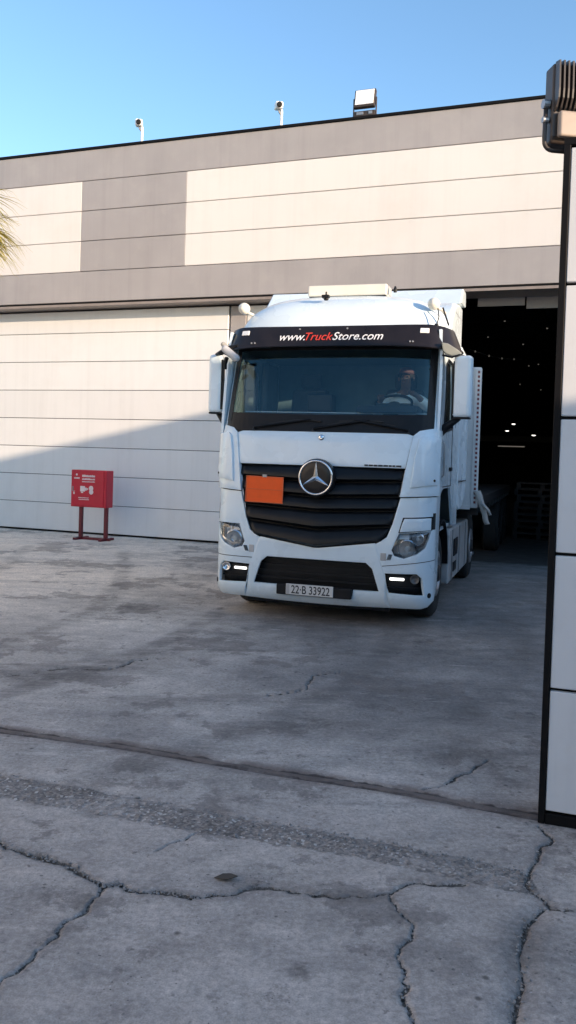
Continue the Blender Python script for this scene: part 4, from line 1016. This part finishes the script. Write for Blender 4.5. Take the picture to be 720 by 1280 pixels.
# round lamps on stalks at both roof corners
for sg, xx in ((1,1.09),(-1,-1.17)):
    c = Vector((xx,.68,3.565)); mb = MB()
    mb.lathe([(.0,-.075),(.03,-.07),(.055,-.045),(.068,-.01),(.068,.03),(.05,.06),(.02,.07),(.0,.072)], c, (0,1,-.05), 20); rl = mb.build('round_lamp', M['cream_plastic'], tr, smooth=True)
    mb = MB(); mb.tube([c+Vector((0,.03,-.03)), c+Vector((-sg*.07 if sg<0 else .09,.05,-.06)), c+Vector((-sg*.16 if sg<0 else .12,.10,-.10))], .020, 8); mb.build('lamp_stalk', M['cream_plastic'], rl, smooth=True)
mb = MB(); mb.tube([(1.15,.60,3.50),(1.17,.56,3.40),(1.15,.54,3.30)], .007, 6); mb.lathe([(.02,-.04),(.026,0),(.02,.03)], (1.15,.53,3.29), (0,0,1), 10); mb.tube([(1.20,.63,3.51),(1.275,.60,3.31)], .011, 6); mb.build('antenna', M['black_plastic'], tr)
mb = MB(); mb.lathe([(.025,0),(.03,.02),(.012,.05),(.01,.10)], (-.14,.62,3.625), (0,0,1), 10); mb.box((-.14,.60,3.665), (.085,.06,.035)); mb.build('roof_camera', M['black_plastic'], tr, bevel=.005)
mb = MB(); mb.lathe([(.02,0),(.022,.03),(.01,.07)], (.60,.95,3.76), (0,0,1), 10); mb.build('roof_aerial', M['black_plastic'], tr)

# ---- mirrors
for sg, xc, wd, zt_, zb_ in ((1,1.470,.20,2.955,2.285),(-1,-1.405,.165,2.985,2.30)):
    mb = MB(); rt = Matrix.Rotation(-sg*R(6),3,'Z')
    prof = []
    h = (zt_-zb_)/2
    mb.box((xc,.45,(zt_+zb_)/2), (wd,.13,2*h), rt); mi_ = mb.build('mirror', P_, tr, bevel=.045, seg=4)
    mb = MB(); mb.box(Vector((xc,.45,(zt_+zb_)/2))+rt @ Vector((0,.070,0)), (wd-.035,.012,2*h-.06), rt); mb.build('mirror_glass', M['winglass'], mi_, bevel=.004)
    mb = MB(); mb.box(Vector((xc-sg*wd*.46,.46,(zt_+zb_)/2-.01)), (.02,.11,2*h-.10), rt); mb.box((xc,.45,zb_-.003), (wd*.86,.10,.02), rt); mb.build('mirror_inner_face', M['black_plastic'], mi_, bevel=.006)
    mb = MB(); mb.tube([(sg*1.235,.52,2.13),(sg*1.30,.50,2.19),(xc-sg*.03,.46,zb_+.0)], [.055,.045,.03], 8); mb.build('mirror_arm', M['black_plastic'], mi_, smooth=True)
    mb = MB(); mb.tube([(sg*1.22,.47,3.03),(sg*1.33,.46,3.02),(xc,.45,zt_-.02)], [.03,.026,.022], 8); mb.build('mirror_arm', M['black_plastic'], mi_, smooth=True)
# kerb and front mirrors at the visor ends
mb = MB(); rt = Matrix.Rotation(R(24),3,'Y')
mb.prism([(1.235,3.09),(1.30,3.08),(1.40,3.02),(1.45,2.98),(1.44,2.95),(1.34,2.945),(1.28,2.97),(1.25,3.0)], lambda u,v,d: Vector((u,.36+d+(u-1.235)*.3,v)), -.02, .09); km = mb.build('kerb_mirror', mat('greenish_grey_plastic', (.20,.21,.19), .45, var=.15), tr, bevel=.012)
mb = MB(); mb.tube([(1.25,.33,2.95),(1.35,.36,2.93),(1.45,.42,2.97)], .012, 6); mb.build('mirror_bracket', M['black_plastic'], km)
mb = MB(); rt = Matrix.Rotation(R(38),3,'Y')
mb.box((-1.135,.20,2.965), (.25,.10,.085), rt); fm_ = mb.build('front_mirror', mat('pale_grey_plastic', (.45,.46,.48), .4, var=.1), tr, bevel=.038, seg=4)
mb = MB(); mb.tube([(-1.06,.22,3.06),(-1.20,.25,3.03),(-1.31,.32,2.99),(-1.40,.42,2.985)], [.02,.03,.03,.02], 8); mb.tube([(-1.19,.22,2.92),(-1.225,.27,2.85),(-1.23,.30,2.80)], [.025,.02,.012], 6); mb.build('mirror_bracket', M['black_plastic'], fm_)
mb = MB(); mb.box((-1.235,.30,3.06), (.14,.07,.06), rt); mb.build('bracket_cover', mat('beige_grey_plastic', (.38,.36,.32), .45), fm_, bevel=.025)

# ---- cab interior
mb = MB(); patch(mb, cols(-1.12,1.12,[],.1), [cst(1.6),cst(2.22)], [3], lambda u,z: Vector((u, .30+.10*(abs(u)/1.1)**3, z))); mb.bx(-1.13,1.13,.34,.78,2.14,2.20)
mb.prism([(.40,2.20),(.62,2.32),(.80,2.33),(.92,2.26),(.92,1.9),(.7,1.7),(.4,1.7)], lambda u,v,d: Vector((d,u,v)), -1.14, 1.14); ds = mb.build('dashboard', M['dash'], tr, bevel=.01)
mb = MB(); mb.prism([(.60,2.325),(.80,2.335),(.80,2.345),(.60,2.335)], lambda u,v,d: Vector((d,u,v)), -1.08, 1.08); mb.build('dash_reflection', M['dash_glint'], ds)  # pale strip standing in for the reflection along the dash top
mb = MB(); mb.prism([(.45,2.335),(.85,2.345),(.82,2.41),(.60,2.42)], lambda u,v,d: Vector((d,u,v)), .28, .98); mb.build('instrument_hood', M['dash'], ds, bevel=.02)
mb = MB(); mb.bx(-.33,-.03,.62,.84,2.34,2.55); mb.bx(-.25,-.11,.66,.82,2.55,2.60); mb.build('dash_device', M['black_plastic'], tr, bevel=.02)
for xx in (.62,-.62):
    mb = MB(); mb.box((xx,1.42,1.93), (.50,.50,.16)); st = mb.build('seat', M['seat'], tr, bevel=.05, seg=3)
    mb = MB(); mb.box((xx,1.72,2.34), (.48,.14,.72), Matrix.Rotation(R(-10),3,'X')); mb.build('backrest', M['seat'], st, bevel=.05, seg=3)
    mb = MB(); mb.box((xx,1.80,2.80), (.28,.10,.20)); mb.build('headrest', M['seat'], st, bevel=.04, seg=3)
    mb = MB(); mb.box((xx,1.44,1.44), (.34,.36,.80)); mb.build('seat_base', M['chassis'], st)
mb = MB(); mb.bx(-1.2,1.2,2.18,2.26,1.05,3.05); mb.build('rear_lining', M['lining'], tr)
mb = MB()
for x in (-1.05,1.05):
    for i in range(5): mb.tube([(math.copysign(1.18,x),1.55+i*.09,2.15),(math.copysign(1.17,x),1.56+i*.09,3.0)], .05, 8)
mb.build('curtain', mat('grey_curtain', (.16,.17,.18), .95), tr, smooth=True)
sw = MB(); sc_ = Vector((.63,.93,2.455)); axn = Vector((0,-.55,.83)).normalized(); ax1 = Vector((1,0,0)); ax2 = axn.cross(ax1)
n = 36; sw.tube([sc_+(ax1*math.cos(2*math.pi*i/n)+ax2*math.sin(2*math.pi*i/n))*.215 for i in range(n+1)], .017, 8, cap=False); sw = sw.build('steering_wheel', M['black_plastic'], tr, smooth=True)
mb = MB(); mb.lathe([(.07,-.03),(.075,.0),(.04,.015)], sc_, axn, 16)
for a in (0, math.pi, -math.pi/2): mb.tube([sc_, sc_+(ax1*math.cos(a)+ax2*math.sin(a))*.21], .016, 6)
mb.tube([sc_-axn*.02, sc_-axn*.30], .035, 8); mb.build('wheel_hub', M['dash'], sw)

# ---- undercarriage
mb = MB()
for x in (-.42,.42): mb.bx(x-.04,x+.04,.35,6.3,.72,.98)
for y in (.6,1.6,2.6,3.6,4.6,6.2): mb.bx(-.4,.4,y-.05,y+.05,.76,.94)
mb.build('chassis_frame', M['chassis'], tr)
mb = MB(); mb.bx(-.6,.6,.3,2.0,.5,1.1); mb.build('engine_block', M['chassis'], tr, bevel=.05)
def wheel(x, y, wdt, steer=0, r_=.505):
    sg = 1 if x > 0 else -1
    ax = Matrix.Rotation(steer,3,'Z') @ Vector((sg,0,0)); c = Vector((x,y,r_))
    mb = MB(); mb.lathe([(.16,-.02),(.20,.03),(.26,.02),(.285,-.04),(.29,-wdt+.02),(.16,-wdt+.01)], c, ax, 28); wh_ = mb.build('wheel', M['steel'], tr, smooth=True, auto=40)
    mb = MB(); mb.lathe([(.29,.0),(.34,.018),(.45,.01),(r_-.015,-.02),(r_,-.05),(r_,-wdt+.05),(r_-.015,-wdt+.02),(.45,-wdt),(.29,-wdt)], c, ax, 36); mb.build('tyre', M['rubber'], wh_, smooth=True, auto=40)
    mb = MB(); mb.lathe([(.0,.05),(.09,.045),(.11,.0)], c, ax, 20); mb.build('hub', M['chassis'], wh_, smooth=True)
for sg in (1,-1):
    wheel(sg*1.17, 1.06, .30, R(0)); wheel(sg*1.22, 4.65, .60)
    mb = MB(); n = 14; V = []
    for i in range(n+1):
        a = math.pi*(.02+.96*i/n); 
        for x in (.82,1.235): V.append((sg*x, 1.06-.60*math.cos(a), .52+.62*math.sin(a)))
    mb.add(V, [(2*i,2*i+1,2*i+3,2*i+2) for i in range(n)]); mb.build('mudguard', M['black_plastic'], tr, solid=.02)
    # side tank / box behind the front wheel
    xa, xb = sorted((sg*.72, sg*1.245))
    mb = MB(); mb.prism([(1.66,.30),(3.98,.30),(4.02,.36),(4.02,.86),(3.94,.97),(1.72,.97),(1.66,.90)], lambda u,v,d: Vector((d,u,v)), xa, xb); tk = mb.build('side_tank', M['tank'], tr, bevel=.02)
    mb = MB()
    for y in (1.98,2.80,3.6): mb.bx(*sorted((sg*1.247,sg*1.256)), y-.03, y+.03, .32, .95)
    mb.build('tank_strap', M['steel'], tk)
    mb = MB(); mb.bx(*sorted((sg*1.247,sg*1.262)), 2.12, 2.50, .60, .82); mb.bx(*sorted((sg*1.247,sg*1.258)), 2.12, 2.42, .40, .52); mb.build('tank_step', M['black_plastic'], tk, bevel=.005)
    mb = MB(); mb.bx(*sorted((sg*.80,sg*1.22)), .56, .60, .30, .34); mb.bx(*sorted((sg*1.0,sg*1.22)), .46, .58, .44, .48); mb.build('entry_step', M['steel'], tr)
mb = MB(); mb.lathe([(.0,.02),(.40,.02),(.45,0),(.45,-.08)], (0,4.5,1.08), (0,0,1), 24); mb.bx(-.4,.4,4.1,4.9,.985,1.02); mb.build('fifth_wheel', M['chassis'], tr)

# ================================================================ SEMI-TRAILER
TRX = .175
tl = tag(empty('semi_trailer', Tp(TRX,0,0), -TA), 'flatbed trailer with white headboard edged in red marks, behind the white truck cab', 'trailer')
mb = MB(); mb.bx(-1.275,1.275,3.02,3.08,1.18,3.12); hbd = mb.build('headboard', M['tape_white'], tl, bevel=.02)
mb = MB(); mb.bx(1.19,1.272,3.0,3.018,1.19,3.10); mb.bx(-1.272,-1.19,3.0,3.018,1.19,3.10); mb.bx(-1.18,1.18,3.0,3.018,1.16,1.22); mb.build('headboard_frame', M['tape_white'], hbd, bevel=.004)
sm, snt, sb_ = newmat('red_and_white_edge_marks'); wv = snt.nodes.new('ShaderNodeTexWave'); wv.wave_type = 'BANDS'; wv.bands_direction = 'Z'; wv.inputs['Scale'].default_value = 5.1
tco = snt.nodes.new('ShaderNodeTexCoord'); snt.links.new(tco.outputs['Object'], wv.inputs['Vector'])
rr_ = snt.nodes.new('ShaderNodeValToRGB'); rr_.color_ramp.interpolation = 'CONSTANT'; rr_.color_ramp.elements[0].color = (.62,.60,.60,1); rr_.color_ramp.elements[1].position = .45; rr_.color_ramp.elements[1].color = (.16,.022,.03,1)
snt.links.new(wv.outputs['Fac'], rr_.inputs['Fac']); snt.links.new(rr_.outputs['Color'], sb_.inputs['Base Color']); sb_.inputs['Roughness'].default_value = .35
for xx in (1.240,-1.240):
    mb = MB(); mb.bx(xx-.014,xx+.014,2.992,2.999,1.22,3.08); mb.build('reflective_mark', sm, hbd)
mb = MB(); mb.bx(-1.26,1.26,3.081,12.6,1.17,1.30)
for y in np.arange(3.6,12.5,.8): mb.bx(-1.24,1.24,y,y+.06,1.05,1.169)
for x in (-.45,.45): mb.bx(x-.06,x+.06,3.4,12.5,.80,1.17)
mb.build('load_bed', M['chassis'], tl)
for yy in (9.2,10.5,11.8):
    for sg in (1,-1):
        mb = MB(); mb.lathe([(.16,0),(.28,-.04),(.29,-.30)], (sg*1.22,yy,.5), (sg,0,0), 24); w_ = mb.build('wheel', M['steel'], tl, smooth=True, auto=40)
        mb = MB(); mb.lathe([(.29,0),(.45,.012),(.5,-.04),(.5,-.27),(.45,-.31),(.29,-.31)], (sg*1.22,yy,.5), (sg,0,0), 30); mb.build('tyre', M['rubber'], w_, smooth=True, auto=40)
mb = MB()
for sg in (1,-1): mb.bx(*sorted((sg*.85,sg*.97)), 5.6,5.72,.30,1.17); mb.bx(*sorted((sg*.8,sg*1.02)), 5.5,5.82,.26,.30)
mb.build('landing_leg', M['steel'], tl)
# torn cloth strap hanging from the headboard's corner
def ribbon(path, w0, w1, th=.012):
    mb = MB(); n = len(path); V = []; r_ = random.Random(8)
    for i, p in enumerate(path):
        t = i/(n-1); wd = w0*(1-t)+w1*t; p = Vector(p); a = .5*math.sin(3*t); o_ = Vector((math.cos(a)*wd, math.sin(a)*wd, .15*wd))
        V += [p-o_, p+o_*.2+Vector((0,-.02,0)), p+o_]
    mb.add(V, [(3*i+j,3*i+j+1,3*i+j+4,3*i+j+3) for i in range(n-1) for j in (0,1)])
    return mb
mb = ribbon([(1.27,2.99,1.42),(1.30,2.97,1.36),(1.33,2.95,1.27),(1.36,2.95,1.18),(1.385,2.96,1.10),(1.40,2.97,1.02),(1.425,2.98,.97)], .045, .03)
o2 = ribbon([(1.33,2.95,1.27),(1.38,2.93,1.22),(1.43,2.92,1.17),(1.465,2.92,1.10)], .025, .012)
mb.add(o2.v, o2.f); mb.build('cloth_strap', M['cloth'], tl, solid=.008, smooth=True)

# ================================================================ DRIVER
def skin_mesh(name, joints, edges, m, parent=None, sub=2):
    names = list(joints); me = bpy.data.meshes.new(name)
    me.from_pydata([joints[k][0] for k in names], [(names.index(a),names.index(b)) for a,b in edges], []); me.materials.append(m)
    o = bpy.data.objects.new(name, me); COL.objects.link(o)
    md = o.modifiers.new('skin','SKIN'); md.use_smooth_shade = True
    if not me.skin_vertices: 
        bm = bmesh.new(); bm.from_mesh(me); bm.verts.layers.skin.verify(); bm.to_mesh(me); bm.free()
    for i, k in enumerate(names):
        r_ = joints[k][1]; me.skin_vertices[0].data[i].radius = r_ if isinstance(r_, tuple) else (r_, r_)
        me.skin_vertices[0].data[i].use_root = (i == 0)
    sb = o.modifiers.new('sub','SUBSURF'); sb.levels = sub; sb.render_levels = sub
    bpy.context.view_layer.update()
    ev = o.evaluated_get(bpy.context.evaluated_depsgraph_get()); nm = bpy.data.meshes.new_from_object(ev)
    o.modifiers.clear(); o.data = nm
    for p in nm.polygons: p.use_smooth = True
    if parent: o.parent = parent
    return o
J = {'pelvis':((.62,1.46,2.06),(.14,.10)),'belly':((.64,1.42,2.22),(.125,.10)),'chest':((.67,1.33,2.42),(.14,.10)),'upper':((.69,1.27,2.54),(.11,.08)),'neck':((.71,1.22,2.63),.052),'jaw':((.725,1.165,2.70),(.062,.068)),'head':((.73,1.155,2.785),(.078,.092)),'crown':((.73,1.17,2.85),(.06,.07)),
 'nose':((.722,1.052,2.765),.012),
 'shr':((.49,1.27,2.53),.062),'elr':((.40,1.08,2.34),.046),'wrr':((.475,.93,2.50),.030),'har':((.49,.905,2.535),.032),
 'shl':((.89,1.27,2.53),.062),'ell':((1.03,1.08,2.42),.046),'wrl':((.90,.93,2.56),.030),'hal':((.845,.90,2.585),.032),
 'hipr':((.53,1.42,2.04),.09),'knr':((.46,.98,2.10),.065),'anr':((.46,.90,1.62),.045),'tor':((.46,.72,1.57),.035),
 'hipl':((.71,1.42,2.04),.09),'knl':((.80,.98,2.10),.065),'anl':((.80,.90,1.62),.045),'tol':((.80,.72,1.57),.035)}
Ed = [('pelvis','belly'),('belly','chest'),('chest','upper'),('upper','neck'),('neck','jaw'),('jaw','head'),('head','crown'),('head','nose'),('upper','shr'),('shr','elr'),('elr','wrr'),('wrr','har'),('upper','shl'),('shl','ell'),('ell','wrl'),('wrl','hal'),
 ('pelvis','hipr'),('hipr','knr'),('knr','anr'),('anr','tor'),('pelvis','hipl'),('hipl','knl'),('knl','anl'),('anl','tol')]
for h_, sg in (('har',1),('hal',-1)):
    b_ = Vector(J[h_][0])
    for k, (dx, ln) in enumerate([(-.026,.9),(-.009,1.),(.009,.95),(.026,.8)]):
        J[f'{h_}f{k}a'] = (tuple(b_+Vector((dx*1.2,-.040*ln,.022))), .0095); J[f'{h_}f{k}b'] = (tuple(b_+Vector((dx*1.25,-.068*ln,.004))), .0085); J[f'{h_}f{k}c'] = (tuple(b_+Vector((dx*1.25,-.066*ln,-.026))), .0075)
        Ed += [(h_,f'{h_}f{k}a'),(f'{h_}f{k}a',f'{h_}f{k}b'),(f'{h_}f{k}b',f'{h_}f{k}c')]
    J[h_+'ta'] = (tuple(b_+Vector((sg*.036,-.006,-.004))), .0105); J[h_+'tb'] = (tuple(b_+Vector((sg*.048,-.036,-.016))), .0085); Ed += [(h_,h_+'ta'),(h_+'ta',h_+'tb')]
pn = skin_mesh('person', J, Ed, M['skin']); pn.location = TO; pn.rotation_euler = (0,0,-TA)
tag(pn, 'driver in a pale shirt and pale cap leaning over the steering wheel behind the windscreen', 'person')
g = 1.0
sj = {k:(J[k][0], tuple(q+.016 for q in (J[k][1] if isinstance(J[k][1],tuple) else (J[k][1],)*2))) for k in ('pelvis','belly','chest','upper','shr','elr','shl','ell')}
sj['cuffr'] = (tuple(Vector(J['elr'][0])*.25+Vector(J['wrr'][0])*.75), .042); sj['cuffl'] = (tuple(Vector(J['ell'][0])*.25+Vector(J['wrl'][0])*.75), .042)
sj['collar'] = (tuple(Vector(J['upper'][0])*.45+Vector(J['neck'][0])*.55), .068)
skin_mesh('shirt', sj, [('pelvis','belly'),('belly','chest'),('chest','upper'),('upper','collar'),('upper','shr'),('shr','elr'),('elr','cuffr'),('upper','shl'),('shl','ell'),('ell','cuffl')], M['shirt'], pn)
tj = {k:(J[k][0], tuple(q+.014 for q in (J[k][1] if isinstance(J[k][1],tuple) else (J[k][1],)*2))) for k in ('pelvis','hipr','knr','anr','hipl','knl','anl')}
skin_mesh('trousers', tj, [('pelvis','hipr'),('hipr','knr'),('knr','anr'),('pelvis','hipl'),('hipl','knl'),('knl','anl')], M['trousers'], pn)
mb = MB(); hc = Vector((.73,1.162,2.79)); n = 16; V = []
for j in range(6):
    ph = math.pi/2*j/5
    for i in range(n): a = 2*math.pi*i/n; V.append(hc+Vector((.091*math.cos(a)*math.cos(ph), .112*math.sin(a)*math.cos(ph)+.008, .045+.085*math.sin(ph))))
Fc = [(j*n+i, j*n+(i+1)%n, (j+1)*n+(i+1)%n, (j+1)*n+i) for j in range(5) for i in range(n)]
mb.add(V, Fc); V2 = []
for i in range(9):
    a = math.pi*(1.15+.70*i/8); p = hc+Vector((.09*math.cos(a), .11*math.sin(a)+.008, .05)); V2 += [p, p+Vector((.02*math.cos(a), -.075*abs(math.sin(a))**1.5, -.018))]
mb.add(V2, [(2*i,2*i+1,2*i+3,2*i+2) for i in range(8)]); mb.build('cap', M['capwhite'], pn, smooth=True, solid=.004)
mb = MB()
mb.lathe([(.0,.0),(.05,.005),(.092,.04),(.094,.09)], hc+Vector((0,.022,-.055)), (0,.25,1), 14); mb.build('hair', M['hair'], pn, smooth=True)
for dx in (-.032,.032):
    mb = MB(); mb.lathe([(.0,-.011),(.008,-.008),(.011,0),(.008,.008),(.0,.011)], (.727+dx,1.072,2.79), (0,1,0), 10); mb.build('eye', M['black_text'], pn, smooth=True)
mb = MB(); mb.box((.722,1.078,2.715), (.045,.012,.009)); mb.build('mouth', mat('lips', (.12,.05,.045), .5), pn, bevel=.003)
for dx in (-.086,.086):
    mb = MB(); mb.lathe([(.0,-.012),(.022,-.008),(.026,0),(.018,.008)], (.73+dx,1.17,2.775), (1,0,0), 12); mb.build('ear', M['skin'], pn, smooth=True)


# ---------------------------------------------------------------- small debris on the ground
a = MB(); a.prism([(0,0),(.035,.03),(.07,.026),(.10,.0),(.06,-.022),(.03,-.015)], lambda u,v,d: Vector((u,v,.006+d+.10*u)), 0, .004)
o = a.build('dry_leaf', M['leaf']); o.location = (-.26,3.52,.0); tag(o, 'small dark dry leaf on the concrete above the long crack', 'leaf')

# ================================================================ LIGHT, SKY, CAMERA
w = bpy.data.worlds.new('World'); scn.world = w; w.use_nodes = True
nt = w.node_tree; bg = nt.nodes['Background']
sk = nt.nodes.new('ShaderNodeTexSky'); sk.sky_type = 'NISHITA'; sk.sun_disc = False
sk.sun_elevation = SUN_EL; sk.sun_rotation = math.atan2(-hd.x, -hd.y)
sk.altitude = 0; sk.air_density = 1.0; sk.dust_density = .35; sk.ozone_density = 2.7
nt.links.new(sk.outputs[0], bg.inputs['Color']); bg.inputs['Strength'].default_value = .15
sd = bpy.data.lights.new('sun','SUN'); sd.energy = 3.2; sd.angle = R(.5); sd.color = (1,.755,.53)
so_ = bpy.data.objects.new('sun', sd); COL.objects.link(so_)
dv = Vector((hd.x*math.cos(SUN_EL), hd.y*math.cos(SUN_EL), -math.sin(SUN_EL)))
so_.rotation_euler = dv.to_track_quat('-Z','Y').to_euler(); so_.location = (20,-20,20)

cd = bpy.data.cameras.new('camera'); cam = bpy.data.objects.new('camera', cd); COL.objects.link(cam)
mw = Matrix((RT, UP, -fw)).transposed().to_4x4(); mw.translation = CAM
cam.matrix_world = mw
cd.sensor_fit = 'VERTICAL'; cd.sensor_height = 36; cd.sensor_width = 20.25; cd.lens = F_/1280*36
cd.shift_y = -42/1280; cd.clip_end = 2000; cd.clip_start = .05
scn.camera = cam
scn.view_settings.view_transform = 'Standard'; scn.view_settings.look = 'None'
scn.view_settings.exposure = 1.47; scn.view_settings.gamma = 1
